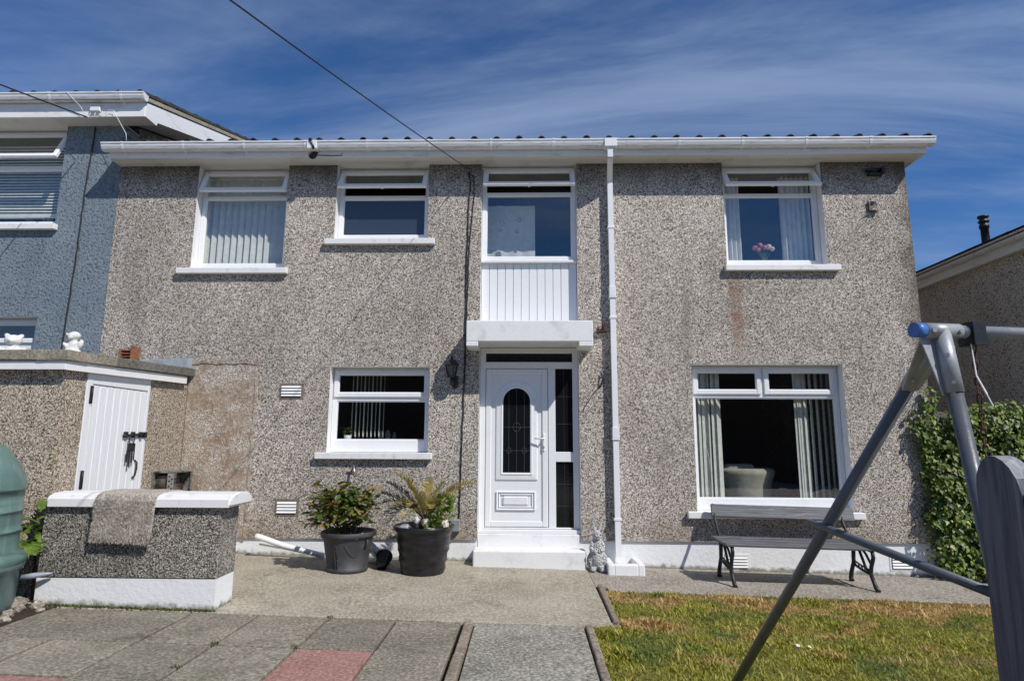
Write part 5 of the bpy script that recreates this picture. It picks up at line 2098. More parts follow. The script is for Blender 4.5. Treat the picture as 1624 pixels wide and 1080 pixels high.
# ---- charcoal pot with the red and green shrub
PX, PY = -2.035, 7.17
pz = G(PX)
pot1 = thing('plant_pot', 'charcoal grey moulded plant pot holding the red and green shrub', 'plant pot', (PX, PY, pz))
b = MB()
b.lathe([(0.001, 0.0), (0.225, 0.0), (0.235, 0.02), (0.232, 0.045), (0.222, 0.05), (0.250, 0.20), (0.278, 0.36), (0.284, 0.375), (0.306, 0.38), (0.312, 0.395), (0.312, 0.425), (0.303, 0.436), (0.285, 0.43), (0.270, 0.36), (0.001, 0.355)], 48, (PX, PY, pz))
add('pot_body', b, 'pot_grey', pot1)
b = MB()


def potpt(a, z, off=0.004):
    r = 0.222 + (z - 0.05) * (0.278 - 0.222) / 0.31 + off
    return (PX + r * math.cos(a), PY + r * math.sin(a), pz + z)


for dz in (0, 0.07):
    b.tube([potpt(rad(-82 + 45 * k / 10), 0.30 + dz * 0.3 - (0.12 + dz * 0.2) * math.sin(math.pi * k / 10) + 0.0) for k in range(11)], 0.0045, 6)
b.tube([potpt(rad(-112 + 4 * math.cos(t) + 8), 0.16 + 0.15 * math.sin(t)) for t in [k * math.pi / 10 for k in range(21)]], 0.0045, 6)
b.tube([potpt(rad(-104 + 4 * math.cos(t)), 0.17 + 0.08 * math.sin(t)) for t in [k * math.pi / 8 for k in range(17)]], 0.004, 6)
for s in (0, math.pi):
    b.tube([potpt(rad(-30) + s, 0.36, 0.02), potpt(rad(-30) + s, 0.30, 0.03), potpt(rad(-32) + s, 0.27, 0.006)], 0.012, 8)
add('pot_relief', b, 'pot_grey', pot1)
b = MB()
b.lathe([(0.001, 0.375), (0.12, 0.372), (0.277, 0.362)], 32, (PX, PY, pz))
add('soil', b, 'soil', pot1)
for k, (dx, dy, r, m) in enumerate(((-0.19, -0.15, 0.045, 'pebble_white'), (-0.07, -0.23, 0.03, 'stone_white'), (0.13, -0.20, 0.05, 'pebble_white'), (0.19, -0.12, 0.04, 'pebble_white'), (-0.14, -0.2, 0.03, 'pot_grey'))):
    b = MB()
    b.rock((PX + dx, PY + dy, pz + 0.39 + 0.01 * k % 0.02), (r * 1.3, r, r * 0.6), 60 + k)
    tag(add('pot_stone', b, m), ['pale stone on the left side of the charcoal pot soil', 'small white stone at the front rim inside the charcoal pot', 'largest pinkish stone at the right front rim inside the charcoal pot', 'pinkish stone farthest right inside the charcoal pot', 'dark grey stone at the left front rim inside the charcoal pot'][k], 'stone', 'stones in the charcoal pot')

shrub = thing('red_tipped_shrub', 'bushy shrub with red tipped green leaves growing in the charcoal pot', 'shrub', (PX, PY, pz + 0.37))
LM = MB()
LM._add(LEAF_V, LEAF_F, 0, True)
LM = LM.mesh('leaf')
LM.materials.append(M['shrub'])
rs2 = random.Random(21)
stemb = MB()
tips = []
for k in range(15):
    az = rs2.uniform(0, 2 * math.pi)
    L = rs2.uniform(0.22, 0.50)
    el = rad(rs2.uniform(35, 85))
    base = Vector((PX + 0.05 * math.cos(az), PY + 0.05 * math.sin(az), pz + 0.37))
    tip = base + Vector((math.cos(az) * math.cos(el) * 1.0, math.sin(az) * math.cos(el) * 0.65, math.sin(el))) * L * 1.15
    if k < 4:
        tgt = [(-2.36, 7.1, E - 0.46), (-2.50, 7.08, E - 0.72), (-1.78, 7.1, E - 0.60), (-2.52, 7.05, E - 0.93)][k]
        tip = Vector(tgt)
    mid = base.lerp(tip, 0.5) + Vector((0, 0, 0.05))
    stemb.tube([base, mid, tip], [0.009, 0.006, 0.003], 5)
    tips.append((base, mid, tip))
add('stem', stemb, 'bark', shrub)
cnt = 0
cen = Vector((-2.10, 7.08, E - 0.72))
while cnt < 285:
    v = Vector((rs2.gauss(0, 1), rs2.gauss(0, 1), rs2.gauss(0, 1))).normalized()
    lump = 0.78 + 0.30 * math.sin(3.1 * v.x + 1.0) * math.cos(4.0 * v.z + 2.0 * v.x)
    p = cen + Vector((v.x * 0.43, v.y * 0.30, v.z * 0.31)) * rs2.uniform(0.45, 1.0) * lump
    if rs2.random() < 0.3:
        base, mid, tip = tips[rs2.randrange(len(tips))]
        p = mid.lerp(tip, rs2.uniform(0.4, 1.08)) + Vector((rs2.gauss(0, 0.025), rs2.gauss(0, 0.02), rs2.gauss(0, 0.025)))
    if p.z < pz + 0.44 and abs(p.x - PX) < 0.2:
        continue
    o = link('leaf', LM, shrub)
    o.location = p
    k = rs2.uniform(0.085, 0.135)
    o.scale = (k * 0.9, k, k)
    outw = math.atan2(p.y - cen.y - 0.1, p.x - cen.x) - math.pi / 2
    o.rotation_euler = (rad(rs2.uniform(-55, 35)), rad(rs2.uniform(-35, 35)), outw + rs2.gauss(0, 0.7))
    cnt += 1

rng = np.random.default_rng(77)
nn = 420
dv = rng.normal(size=(nn, 3))
dv /= np.linalg.norm(dv, axis=1)[:, None]
pp = np.array([-2.09, 7.10, E - 0.74]) + dv * np.array([0.40, 0.28, 0.27]) * (rng.random(nn) ** 0.45)[:, None]
pp = pp[pp[:, 2] > pz + 0.40]
nn = len(pp)
add('foliage', scatter('foliage', LEAF_V, LEAF_F, pp, rots(rng.uniform(0, 6.28, nn), rng.uniform(-0.9, 0.6, nn), rng.uniform(-.6, .6, nn)), rng.uniform(0.07, 0.12, nn)), 'shrub_mass', shrub, 'stuff')

# ---- glossy black pot with the palm
QX, QY = -1.175, 7.20
qz = G(QX)
pot2 = thing('plant_pot', 'large glossy black ribbed plant pot holding the yellowing palm', 'plant pot', (QX, QY, qz))
prof = [(0.001, 0.0), (0.235, 0.0), (0.248, 0.015)]
for k in range(40):
    t = k / 39
    prof.append((0.245 + 0.078 * t + 0.005 * math.sin(t * 26), 0.02 + 0.44 * t))
prof += [(0.335, 0.465), (0.350, 0.478), (0.352, 0.51), (0.340, 0.522), (0.322, 0.515), (0.312, 0.45), (0.001, 0.45)]
b = MB()
b.lathe(prof, 56, (QX, QY, qz))
for v in b.bm.verts:
    a = math.atan2(v.co.y - QY, v.co.x - QX)
    hgt = v.co.z - qz
    if 0.03 < hgt < 0.45:
        k = 1 + 0.010 * math.sin(3 * a + hgt * 30) + 0.005 * math.sin(7 * a - hgt * 40)
        v.co.x, v.co.y = QX + (v.co.x - QX) * k, QY + (v.co.y - QY) * k
add('pot_body', b, 'pot_black', pot2)
b = MB()
b.lathe([(0.001, 0.475), (0.12, 0.472), (0.318, 0.458)], 32, (QX, QY, qz))
add('soil', b, 'soil', pot2)
labs = ['pale upright stone figure in the middle of the black palm pot', 'pinkish quartz lump beside the palm stem in the black pot', 'flat cream stone lying at the rim of the black palm pot',
        'blocky cream stone with holes at the right rim of the black palm pot', 'dark bluish lump of slate at the left inside the black palm pot', 'small white pebble at the left rim of the black palm pot', 'mossy green pebble next to the pale figure in the black pot']
for k, (dx, dy, r, m, dz) in enumerate((((-0.035, -0.26, (0.055, 0.045, 0.075), 'stone_white', 0.53)), ((0.04, -0.12, (0.055, 0.05, 0.05), 'pebble_white', 0.56)), ((0.12, -0.22, (0.08, 0.05, 0.025), 'pebble_white', 0.49)),
                                        ((0.25, -0.13, (0.065, 0.05, 0.075), 'pebble_white', 0.53)), ((-0.20, -0.16, (0.09, 0.06, 0.05), 'grey_box', 0.50)), ((-0.13, -0.26, (0.045, 0.03, 0.02), 'stone_white', 0.485)), ((0.055, -0.2, (0.028, 0.025, 0.05), 'fern', 0.52)))):
    b = MB()
    b.rock((QX + dx, QY + dy, qz + dz), r, 90 + k)
    if k == 0:
        b.rock((QX + dx - 0.005, QY + dy, qz + dz + 0.075), (0.03, 0.028, 0.04), 99)
    tag(add('pot_stone', b, m), labs[k], 'stone', 'stones in the black palm pot')
palm = thing('potted_palm', 'small palm with yellowing feather fronds growing in the black pot', 'palm', (QX, QY, qz + 0.47))
b = MB()
b.lathe([(0.07, 0.0), (0.085, 0.05), (0.06, 0.12), (0.03, 0.17), (0.001, 0.18)], 14, (QX + 0.02, QY, qz + 0.46))
add('trunk', b, 'bark', palm)
pb = Vector((QX + 0.02, QY, qz + 0.56))
FR = [((-1.50, 7.05, E - 0.37), 0.10, 'palm', 0.085, 30), ((-0.57, 7.05, E - 0.48), 0.12, 'palm', 0.10, 30), ((-1.08, 7.18, E - 0.42), 0.03, 'palm', 0.11, 26), ((-1.60, 7.05, E - 0.47), 0.06, 'palm_grey', 0.09, 30),
      ((-1.50, 7.0, E - 0.75), 0.12, 'palm', 0.10, 24), ((-0.80, 7.0, E - 0.62), 0.12, 'palm', 0.10, 26), ((-1.25, 6.95, E - 0.62), 0.08, 'palm', 0.10, 24), ((-1.55, 6.98, E - 0.92), 0.16, 'palm_grey', 0.12, 24),
      ((-0.92, 6.92, E - 0.66), 0.08, 'palm', 0.09, 24), ((-1.36, 7.1, E - 0.52), 0.06, 'palm', 0.10, 24), ((-1.35, 6.9, E - 0.82), 0.08, 'palm', 0.10, 20), ((-1.62, 7.02, E - 0.70), 0.10, 'palm_grey', 0.10, 24), ((-1.18, 7.42, E - 0.5), 0.06, 'palm', 0.10, 24),
      ((-1.42, 7.15, E - 0.43), 0.08, 'palm', 0.10, 24), ((-0.72, 7.15, E - 0.55), 0.10, 'palm', 0.10, 24), ((-0.95, 7.2, E - 0.48), 0.06, 'palm', 0.10, 24), ((-1.30, 6.92, E - 0.72), 0.10, 'palm', 0.09, 22), ((-1.05, 6.88, E - 0.74), 0.10, 'palm', 0.09, 22),
      ((-1.66, 7.1, E - 0.60), 0.05, 'palm_grey', 0.10, 26), ((-1.58, 6.95, E - 0.82), 0.12, 'palm_grey', 0.11, 24)]
for k, (tip, bow, m, wdt, npr) in enumerate(FR):
    tip = Vector(tip)
    pts = []
    for q in range(13):
        t = q / 12
        p = pb.lerp(tip, t)
        p.z += bow * math.sin(math.pi * t) * 1.0 + 0.04 * (1 - t) * t
        pts.append(p)
    add('frond', pinnate(pts, wdt * 1.35, int(npr * 1.25), 0.0125, 0.18, 0.6, k), m, palm)
gp_ = thing('leafy_bulb_plant', 'bright green leafy plant in front of the palm inside the black pot', 'plant', (QX + 0.2, QY - 0.1, qz + 0.47))
rng = np.random.default_rng(31)
nn = 190
a = rng.uniform(0, 6.28, nn)
rr_ = 0.125 * np.sqrt(rng.random(nn))
hh = rng.uniform(0.0, 0.34, nn)
pp = np.stack([QX + 0.20 + rr_ * np.cos(a) + 0.10 * hh, QY - 0.12 + rr_ * np.sin(a) * 0.8, qz + 0.48 + hh], 1)
add('foliage', scatter('foliage', LEAF_V, LEAF_F, pp, rots(a + rng.normal(0, .6, nn), rng.uniform(0.0, 1.1, nn), rng.uniform(-.4, .4, nn)), rng.uniform(0.05, 0.095, nn)), 'palm_green', gp_, 'stuff')

# gutter offcuts and the small pot lying against the plinth
b = MB()
b.tube([(-3.335, 7.70, G(-3.3) + 0.245), (-3.29, 7.70, G(-3.3) + 0.243), (-3.0, 7.74, G(-3) + 0.145), (-2.50, 7.79, G(-2.5) + 0.03)], [0.046, 0.036, 0.034, 0.034], 12)
b.tube([(-3.30, 7.73, G(-3.3) + 0.155), (-2.42, 7.81, G(-2.4) + 0.012)], 0.012, 6)
tag(add('waste_pipe', b, 'upvc'), 'white plastic pipe leaning against the white plinth left of the charcoal pot', 'pipe')
b = MB()
T = Matrix.Translation((-1.83, 7.56, G(-1.8) + 0.16)) @ Matrix.Rotation(rad(42), 4, 'Y') @ Matrix.Rotation(rad(-20), 4, 'X')
b.box(-0.20, 0.20, -0.055, -0.047, -0.05, 0.05, 0.002, T)
b.box(-0.20, 0.20, -0.047, 0.05, -0.052, -0.044, 0.002, T)
b.box(-0.20, 0.20, -0.047, 0.05, 0.044, 0.052, 0.002, T)
tag(add('gutter_offcut', b, 'upvc'), 'white gutter offcut leaning on the plinth between the two plant pots', 'gutter piece')
b = MB()
b.tube([(-2.0, 7.62, G(-2) + 0.035), (-1.62, 7.58, G(-1.6) + 0.035)], 0.032, 10)
tag(add('pipe_offcut', b, 'upvc'), 'short white pipe lying on the concrete between the two plant pots', 'pipe')
b = MB()
T = Matrix.Translation((-1.66, 7.30, G(-1.66) + 0.085)) @ Matrix.Rotation(rad(-62), 4, 'X') @ Matrix.Rotation(rad(12), 4, 'Z')
b.lathe([(0.001, -0.09), (0.062, -0.09), (0.088, 0.08), (0.096, 0.08), (0.096, 0.10), (0.08, 0.10), (0.056, -0.08), (0.001, -0.08)], 24)
for v in b.bm.verts:
    v.co = T @ v.co
tag(add('small_pot', b, 'pot_black'), 'small black flower pot tipped on its side between the two plant pots', 'plant pot')
b = MB()
for k in range(24):
    az = k * 2.4
    L = 0.07 + 0.09 * ((k * 7) % 10) / 10
    p = Vector((-1.72, 7.50, G(-1.7)))
    t = p + Vector((math.cos(az) * L * 0.8, math.sin(az) * L * 0.4, L * 1.3))
    s = Vector((0.006, 0.003, 0))
    b._add([p - s, p + s, p.lerp(t, 0.6) + s + Vector((0, 0, 0.02)), t, p.lerp(t, 0.6) - s + Vector((0, 0, 0.02))], [(0, 1, 2, 4), (4, 2, 3)])
tag(add('weed_tuft', b, 'fern'), 'grassy green weed sprouting at the plinth between the two plant pots', 'weed')

# ---- rabbit statue by the step
RX, RY = 0.855, 7.62
rz0 = G(RX)
rab = thing('rabbit_statue', 'grey weathered stone rabbit statue standing beside the white door step', 'statue', (RX, RY, rz0), world=False)
body = blob('rabbit_body', [((0, 0, 0.17), (0.105, 0.10, 0.165)), ((0, -0.005, 0.32), (0.075, 0.07, 0.11)), ((0, -0.02, 0.425), (0.06, 0.062, 0.062)), ((0.0, -0.07, 0.41), (0.036, 0.035, 0.032)),
                            ((-0.035, 0.0, 0.53), (0.018, 0.014, 0.085), -0.28), ((0.04, 0.0, 0.525), (0.018, 0.014, 0.085), 0.38), ((-0.062, -0.08, 0.025), (0.038, 0.065, 0.03)), ((0.055, -0.085, 0.025), (0.042, 0.065, 0.033)),
                            ((-0.075, -0.04, 0.30), (0.026, 0.028, 0.075), 0.2), ((0.07, -0.04, 0.30), (0.026, 0.028, 0.075), -0.2), ((-0.045, -0.085, 0.24), (0.045, 0.022, 0.024), 0.5), ((0.04, -0.085, 0.25), (0.045, 0.022, 0.024), -0.5),
                            ((-0.09, 0.01, 0.11), (0.045, 0.075, 0.09)), ((0.09, 0.01, 0.11), (0.045, 0.075, 0.09)), ((0, 0.10, 0.09), (0.045, 0.04, 0.045))], 'rabbit', rab, 0.009)
b = MB()
for sx in (-0.035, 0.038):
    b.ell((sx, -0.066, 0.44), (0.010, 0.008, 0.011), 8, 6)
b.ell((0, -0.104, 0.42), (0.010, 0.007, 0.007), 8, 6)
add('eyes_and_nose', b, 'pot_grey', rab)
rab.scale = (0.95, 0.95, 0.95)


# ================================================================== BENCH
BX0, BX1 = 2.20, 3.85
bench = thing('garden_bench', 'old grey wooden bench with black iron ends below the big window', 'bench', (BX0, 7.25, G(BX0)), world=False)
bench.rotation_euler = (0, math.atan(SL), 0)
BL = BX1 - BX0
yo = 7.25


def lc2(y):
    return y - yo


b = MB()
b.box(-0.03, BL + 0.05, lc2(7.40), lc2(7.50), 0.435, 0.462, 0.005)
add('seat_plank', b, 'bench_wood', bench)
b = MB()
b.box(-0.02, BL + 0.055, lc2(7.275), lc2(7.39), 0.425, 0.452, 0.005)
add('seat_plank', b, 'bench_wood', bench)
b = MB()
b.box(-0.01, BL + 0.06, lc2(7.15), lc2(7.265), 0.418, 0.446, 0.005)
add('seat_plank', b, 'bench_wood', bench)
b = MB()
b.box(0.0, BL + 0.065, lc2(7.02), lc2(7.14), 0.412, 0.442, 0.006)
add('seat_plank', b, 'bench_wood', bench)
b = MB()
T = Matrix.Translation((0, lc2(7.70), 0.728)) @ Matrix.Rotation(rad(-20), 4, 'X')
b.box(0.045, BL + 0.11, -0.014, 0.014, -0.078, 0.078, 0.006, T)
add('back_plank', b, 'bench_wood', bench)
legme = None
for k, x in enumerate((0.075, BL - 0.045)):
    if legme is None:
        b = MB()
        ft = 0.55
        b.tube([(0, lc2(7.745), 0.80), (0, lc2(7.65), 0.62), (0, lc2(7.52), 0.47), (0, lc2(7.47), 0.43), (0, lc2(7.45), 0.36), (0, lc2(7.46), 0.22), (0, lc2(7.52), 0.10), (0, lc2(7.54), 0.03), (0, lc2(7.52), 0.0)], [0.017, 0.018, 0.020, 0.022, 0.024, 0.022, 0.024, 0.026, 0.03], 8)
        b.tube([(0, lc2(7.06), 0.42), (0, lc2(7.04), 0.34), (0, lc2(7.09), 0.24), (0, lc2(7.11), 0.16), (0, lc2(7.05), 0.07), (0, lc2(7.02), 0.025), (0, lc2(6.97), 0.005)], [0.02, 0.022, 0.022, 0.024, 0.022, 0.024, 0.022], 8)
        b.tube([(0, lc2(7.50), 0.425), (0, lc2(7.28), 0.415), (0, lc2(7.04), 0.405)], 0.018, 6)
        b.tube([(0, lc2(7.42), 0.41), (0, lc2(7.32), 0.37), (0, lc2(7.27), 0.30), (0, lc2(7.20), 0.20), (0, lc2(7.10), 0.17)], 0.016, 8)
        b.tube([(0, lc2(7.10), 0.27), (0, lc2(7.18), 0.35), (0, lc2(7.26), 0.40)], 0.014, 8)
        b.tube([(0, lc2(7.47), 0.20), (0, lc2(7.30), 0.17), (0, lc2(7.10), 0.15)], 0.014, 8)
        b.tube([(0, lc2(7.47), 0.245), (0, lc2(7.30), 0.215), (0, lc2(7.11), 0.195)], 0.010, 8)
        for q in range(5):
            y = 7.16 + 0.065 * q
            b.tube([(0.0, lc2(y) + 0.016 * math.cos(t), 0.175 + 0.012 * q / 2 + 0.016 * math.sin(t)) for t in [w * math.pi / 4 for w in range(9)]], 0.006, 5)
        legme = b.mesh('iron_end')
        legme.materials.append(M['black'])
    o = link('iron_end', legme, bench)
    o.location = (x, 0, 0)

# ================================================================== SWING FRAME
sw = thing('garden_swing', 'grey tubular steel swing frame with blue end cap in front of the lawn', 'swing frame', (1.55, 2.30, 0))
H = Vector((1.576, 2.302, E + 0.42))
bd = Vector((0.98596, 0.16698, 0)).normalized()
bn = Vector((-bd.y, bd.x, 0))
A0 = H - bd * 0.105
b = MB()
b.tube([A0 + bd * 0.012, H + bd * 2.4], 0.0245, 16)
add('crossbar', b, 'cast', sw)
b = MB()
b.tube([A0 - bd * 0.012, A0 + bd * 0.028], 0.0285, 24)
add('end_cap', b, 'blue_cap', sw)
f_top = H + Vector((0, 0, 0.0))
backfoot = H + bn * 1.83 + Vector((0, 0, -1.955))
midf = H + bn * (-0.078) + Vector((0, 0, -0.61))
frontfoot = H + (midf - H) * (1.955 / 0.61)
b = MB()
b.tube([H + (backfoot - H) * 0.05, backfoot], 0.0265, 18)
add('leg', b, 'steel', sw)
b = MB()
b.tube([H + (frontfoot - H) * 0.05, frontfoot], 0.0265, 18)
add('leg', b, 'steel', sw)
# pressed steel corner bracket
b = MB()
b.tube([A0 + bd * 0.030, H + bd * 0.075], 0.029, 20)
ud = (backfoot - H).normalized()
fd = (frontfoot - H).normalized()
b.tube([H, H + fd * 0.24], 0.0305, 20)
b.tube([H, H + ud * 0.27], 0.0305, 20)


def gusset(d, L, off):
    n = bd.cross(d).normalized()
    p = [H - bd * 0.085 + d * 0.02, H + bd * 0.062 + d * 0.02, H + bd * 0.036 + d * L, H - bd * 0.036 + d * L]
    b.prism([q + n * off for q in p], n * 0.006)


gusset(fd, 0.245, 0.012)
gusset(ud, 0.275, -0.018)
for d, L in ((fd, 0.10), (fd, 0.205), (ud, 0.12), (ud, 0.22)):
    n = (Vector((0, 0, E)) - (H + d * L))
    n = (n - d * n.dot(d)).normalized()
    c = H + d * L + n * 0.0295 + bd * 0.006
    b.tube([c - n * 0.004, c + n * 0.008], 0.0075, 6)
for s in (-0.055, 0.06):
    c = H + bd * s + Vector((0, -0.028, -0.006))
    b.tube([c, c + Vector((0, -0.012, 0))], 0.008, 6)
add('corner_bracket', b, 'cast', sw)
# U clamp that carries the chain
b = MB()
C0 = H + bd * 0.135
hh_ = 0.036
T3 = Matrix((bd, bn, Vector((0, 0, 1)))).transposed().to_4x4()
T3.translation = C0
b.box(-0.030, 0.026, -0.036, -0.032, -0.055, 0.034, 0.001, T3)
b.box(-0.030, 0.026, 0.032, 0.036, -0.055, 0.034, 0.001, T3)
b.box(-0.030, 0.026, -0.0318, 0.0318, 0.030, 0.034, 0.001, T3)
b.box(-0.030, 0.026, -0.0318, 0.0318, -0.055, -0.051, 0.001, T3)
b.box(-0.031, -0.028, -0.0318, 0.0318, -0.0508, 0.0298, 0.0, T3)
add('chain_clamp', b, 'hinge', sw)
# cross brace between the legs
b1 = H + bn * 0.843 + Vector((0, 0, -0.808))
b2 = H + bn * (-0.10) + Vector((0, 0, -0.925)) + Vector((0.02, 0, 0))
b1b = b1 + (b1 - b2) * 0.03 - bd * 0.03
b2b = b2 - bd * 0.02
b = MB()
b.tube([b1b, b1b.lerp(b2b, 0.03), b1b.lerp(b2b, 0.10), b2b], [0.010, 0.014, 0.0175, 0.0175], 14)
b.tube([b1 - bd * 0.045, b1 + bd * 0.045], 0.008, 8)
add('cross_brace', b, 'steel', sw)
# far end of the frame
H2 = H + bd * 2.3
for ft in (H2 + bn * 1.83 + Vector((0, 0, -2.01)), H2 + (frontfoot - H) * 1.03):
    b = MB()
    b.tube([H2, ft], 0.0265, 14)
    add('leg', b, 'steel', sw)
b = MB()
tie = C0 - bd * 0.028 + Vector((0, -0.02, -0.05))
b.tube([tie, tie + Vector((0.004, -0.002, -0.12)), tie + Vector((0.028, -0.01, -0.19))], [0.002, 0.003, 0.004], 4)
b.tube([tie + Vector((0.028, -0.01, -0.19)), tie + Vector((0.045, -0.012, -0.235))], 0.0025, 4)
add('cable_tie', b, 'white_gloss', sw)
# chain and seat
seat = thing('hanging_swing', 'rusty chain swing seat hanging from the crossbar behind the fence post', 'swing', (1.66, 2.31, 0.55))


def chain(px, py, zt, zb):
    b = MB()
    z = zt
    k = 0
    while z > zb:
        ring_ = []
        for q in range(11):
            t = 2 * math.pi * q / 10
            u, v = 0.0085 * math.cos(t), 0.019 * math.sin(t)
            ring_.append((px + (u if k % 2 else 0), py + (0 if k % 2 else u), z + v) if True else 0)
        ax = 0.6 if k % 2 else -0.95
        ring_ = [(px + 0.0085 * math.cos(2 * math.pi * q / 10) * math.cos(ax), py + 0.0085 * math.cos(2 * math.pi * q / 10) * math.sin(ax), z + 0.019 * math.sin(2 * math.pi * q / 10)) for q in range(11)]
        b.tube(ring_, 0.003, 5, caps=False)
        z -= 0.0315
        k += 1
    return b


add('chain', chain(1.706, 2.324, E + 0.355, 0.56), 'chain', seat)
add('chain', chain(2.15, 2.40, E + 0.395, 0.56), 'chain', seat)
b = MB()
b.hexa([(1.69, 2.22, 0.53), (2.165, 2.30, 0.53), (2.165, 2.50, 0.53), (1.69, 2.42, 0.53), (1.69, 2.22, 0.55), (2.165, 2.30, 0.55), (2.165, 2.50, 0.55), (1.69, 2.42, 0.55)])
add('seat', b, 'pot_black', seat)

# ================================================================== FENCE POST IN THE FOREGROUND
fpst = thing('fence_post', 'dark grey stained wooden fence post with rounded top in the right foreground', 'fence post', (1.42, 1.80, 0))
fn = Vector((-0.92, -0.39, 0)).normalized()
fu = Vector((0.39, -0.92, 0)).normalized()
P0 = Vector((1.2825, 1.80, 0))
wpost = 0.112
ztop = E - 0.034
b = MB()
poly = []
zb = -0.1
poly.append(P0 + Vector((0, 0, zb)))
poly.append(P0 + Vector((0, 0, ztop - 0.085)))
for s, dz in ((0.03, 0.055), (0.09, 0.035), (0.18, 0.016), (0.30, 0.004), (0.40, 0.0), (0.52, 0.003), (0.66, 0.013), (0.80, 0.032), (0.92, 0.060)):
    poly.append(P0 + fu * wpost * s + Vector((0, 0, ztop - dz)))
poly.append(P0 + fu * wpost + Vector((0, 0, ztop - 0.10)))
poly.append(P0 + fu * wpost + Vector((0, 0, zb)))
b.prism(poly, -fn * 0.085)
bmesh.ops.bevel(b.bm, geom=[e for e in b.bm.edges if len(e.link_faces) == 2 and e.calc_face_angle(0) > 1.2], offset=0.004, segments=2, affect='EDGES')
b.bm.normal_update()
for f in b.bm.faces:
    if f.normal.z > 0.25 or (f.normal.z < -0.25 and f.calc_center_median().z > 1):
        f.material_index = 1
add('post', b, ['fence_wood', 'end_grain_highlight'], fpst)
b = MB()
R0 = P0 + fu * (wpost + 0.002) - fn * 0.004
q = [R0, R0 + fu * 0.9, R0 + fu * 0.9 - fn * 0.075, R0 - fn * 0.075]
b.hexa([v + Vector((0, 0, 0.0)) for v in q] + [v + Vector((0, 0, ztop - 0.102)) for v in q])
add('board', b, 'fence_wood', fpst)

# ================================================================== RIGHT NEIGHBOUR, GARDEN WALL AND IVY
rh = thing('neighbour_house', 'pebble dashed house beyond the garden on the right with dark roof and white eaves', 'house', (7.1, 11, 0))
b = MB()
b.box(7.06, 14.0, 7.85, 19.0, -0.5, E + 2.74)
add('wall', b, 'dash_far', rh)
b = MB()
b.box(6.97, 6.99, 7.6, 19.2, E + 2.70, E + 2.84, 0.003)
b.box(6.99, 7.06, 7.6, 19.2, E + 2.705, E + 2.72)
add('fascia_board', b, 'fascia', rh)
b = MB()
pr = [(6.969 + (y), 0, z) for y, z in gutter_profile(0, E + 2.935)]
b.prism([(x, 7.6, z) for x, _, z in pr], (0, 11.6, 0))
add('gutter', b, 'gutter_white', rh)
b = MB()
b.prism([(6.86, 7.55, E + 2.935), (10.6, 7.55, E + 4.05), (14.2, 7.55, E + 2.935), (14.2, 7.55, E + 2.885), (10.6, 7.55, E + 4.0), (6.86, 7.55, E + 2.885)], (0, 11.7, 0))
rroof = add('roof', b, 'tile', rh)
b = MB()
b.box(0, 0.29, 0, 0.42, 0, 0.016, 0.003)
FLAT = b.mesh('roof_tile')
FLAT.materials.append(M['tile'])
for k in range(36):
    o = link('roof_tile', FLAT, rroof)
    o.location = (6.83, 18.5 - 0.2985 * k, E + 2.945 + TR.uniform(-0.003, 0.004))
    o.rotation_euler = (rad(14.5), TR.uniform(-0.01, 0.01), rad(-90))
b = MB()
fl = (7.75, 9.98, 0)
b.lathe([(0.001, 3.0), (0.10, 3.0), (0.09, 3.16), (0.062, 3.24), (0.058, 3.60), (0.072, 3.605), (0.072, 3.66), (0.06, 3.67), (0.06, 3.70), (0.082, 3.71), (0.082, 3.73), (0.06, 3.74), (0.06, 3.78), (0.082, 3.79), (0.082, 3.82), (0.001, 3.825)], 20, (fl[0], fl[1], E - 0.02))
add('flue_pipe', b, 'black', rh)

gwall = MB()
gwall.box(5.20, 7.05, 7.95, 8.12, -0.4, E + 0.40)
tag(add('garden_wall', gwall, 'dash_dark'), 'boundary wall between the houses, buried under the ivy', 'wall')

IVY_V = [(0, 0, 0), (-0.42, 0.10, 0.03), (0.42, 0.10, 0.03), (-0.30, 0.52, 0.05), (0.30, 0.52, 0.05), (0, 1.0, -0.08), (0, 0.35, -0.05)]
IVY_F = [(0, 6, 1), (0, 2, 6), (1, 6, 3), (2, 4, 6), (3, 6, 5), (6, 4, 5)]


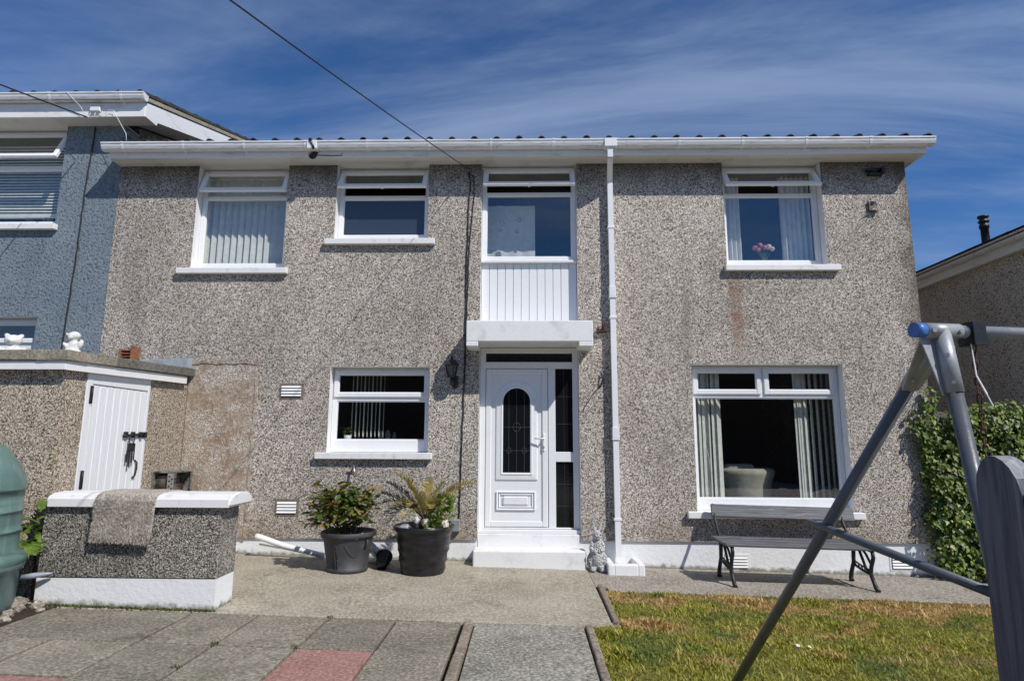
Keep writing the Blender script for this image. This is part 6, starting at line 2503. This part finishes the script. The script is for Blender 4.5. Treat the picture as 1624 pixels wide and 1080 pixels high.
def make_ivy():
    rng = np.random.default_rng(17)
    P, N = [], []
    # lumps: centre, radii, number
    lumps = []
    for k in range(60):
        x = rng.uniform(5.10, 7.0)
        lumps.append((x, 7.76 + 0.10 * rng.random(), rng.uniform(-0.15, E + 0.30), 0.28, 0.20, 0.28))
    for k in range(26):
        lumps.append((rng.uniform(5.3, 7.0), 7.80, E + 0.34 + rng.uniform(-0.12, 0.06), 0.24, 0.22, 0.16))
    for z in np.linspace(0.0, E + 0.30, 13):
        lumps.append((5.06 + 0.06 * (1 - z / 2) - 0.10 * max(0, z - 1.2) + rng.uniform(-0.06, 0.05), 7.80, z, 0.13, 0.07, 0.20))
    for z, x in ((E + 0.30, 4.86), (E + 0.15, 4.86), (E + 0.02, 4.90), (E - 0.1, 4.95), (E + 0.48, 5.04), (E + 0.58, 5.06)):
        lumps.append((x, 7.80, z, 0.10, 0.05, 0.13))
    for (cx, cy, cz, a, b_, c) in lumps:
        n = int(3200 * (a * c) / 0.078 * 0.095)
        d = rng.normal(size=(n, 3))
        d /= np.linalg.norm(d, axis=1)[:, None]
        r = rng.uniform(0.72, 1.05, n)[:, None]
        p = d * r * np.array([a, b_, c]) + np.array([cx, cy, cz])
        P.append(p)
        N.append(d)
    P, N = np.concatenate(P), np.concatenate(N)
    P[:, 0] += 0.05
    keep = (P[:, 1] < 7.98) & (P[:, 2] > -0.17) & ~((P[:, 0] < 5.16) & (P[:, 1] > D - 0.005)) & (N[:, 1] < 0.35)
    P, N = P[keep], N[keep]
    n = len(P)
    # leaves hang downwards and face outwards and up
    out = N * np.array([0.7, 1, 0.5]) + np.array([0.1, -0.55, 0.55]) + rng.normal(0, 0.42, (n, 3))
    out /= np.linalg.norm(out, axis=1)[:, None]
    down = np.array([0, -0.25, -1.0]) + rng.normal(0, 0.45, (n, 3))
    down -= out * np.sum(down * out, 1)[:, None]
    down /= np.linalg.norm(down, axis=1)[:, None]
    side = np.cross(down, out)
    R = np.stack([side, down, out], 2)
    return scatter('foliage', IVY_V, IVY_F, P, R, 0.03 + 0.055 * rng.random(n) ** 1.6)


ivy = thing('ivy', 'dense green ivy climbing over the boundary wall and the right corner of the house', 'ivy', (5.6, 7.75, 0))
add('foliage', make_ivy(), 'ivy', ivy, 'stuff')
b = MB()
ri = random.Random(6)
for k in range(16):
    x = ri.uniform(4.85, 6.6)
    pts = [(x, 7.83, -0.15)]
    for q in range(6):
        pts.append((pts[-1][0] + ri.uniform(-0.08, 0.08), 7.83 + ri.uniform(-0.03, 0.02), pts[-1][2] + 0.28))
    b.tube(pts, [0.016, 0.014, 0.012, 0.010, 0.008, 0.006, 0.004], 5)
add('stem', b, 'bark', ivy)

# ================================================================== DAISIES
DAISY_LABELS = ['left daisy of the pair in the middle of the lawn', 'right daisy of the pair in the middle of the lawn', 'lone daisy midway between the pair in the middle and the fence post', 'left daisy of the two closest to the fence post', 'right daisy of the two closest to the fence post']
DMB = MB()
for q in range(9):
    a = 2 * math.pi * q / 9
    DMB.ell((0.008 * math.cos(a), 0.008 * math.sin(a), 0.0), (0.007, 0.003, 0.0012), 6, 4, Matrix.Rotation(a, 3, 'Z'))
DMB = DMB.mesh('daisy')
DMB.materials.append(M['petal'])
for k, (x, y) in enumerate(((2.08, 5.0), (2.16, 4.98), (2.85, 5.0), (3.78, 5.22), (3.83, 5.2))):
    o = link('daisy', DMB)
    o.location = (x, y, G(x) + 0.018)
    o.rotation_euler = (rad(28), 0, k)
    o.scale = (1.25, 1.25, 1.25)
    tag(o, DAISY_LABELS[k], 'daisy', 'daisies in the lawn')

# ================================================================== ACROSS THE STREET (added out of view for the window glass to reflect)
oh = thing('reflection_house', 'plain two storey house opposite, added unseen for the window panes to reflect', 'house', (0, -13, 0))
b = MB()
b.box(-16, 16, -20, -13, -0.6, 5.2)
add('wall', b, 'dark_reflected', oh)
b = MB()
b.prism([(-16.4, -12.6, 5.2), (-16.4, -16.5, 6.9), (-16.4, -20.4, 5.2)], (32.8, 0, 0))
add('roof', b, 'tile', oh)
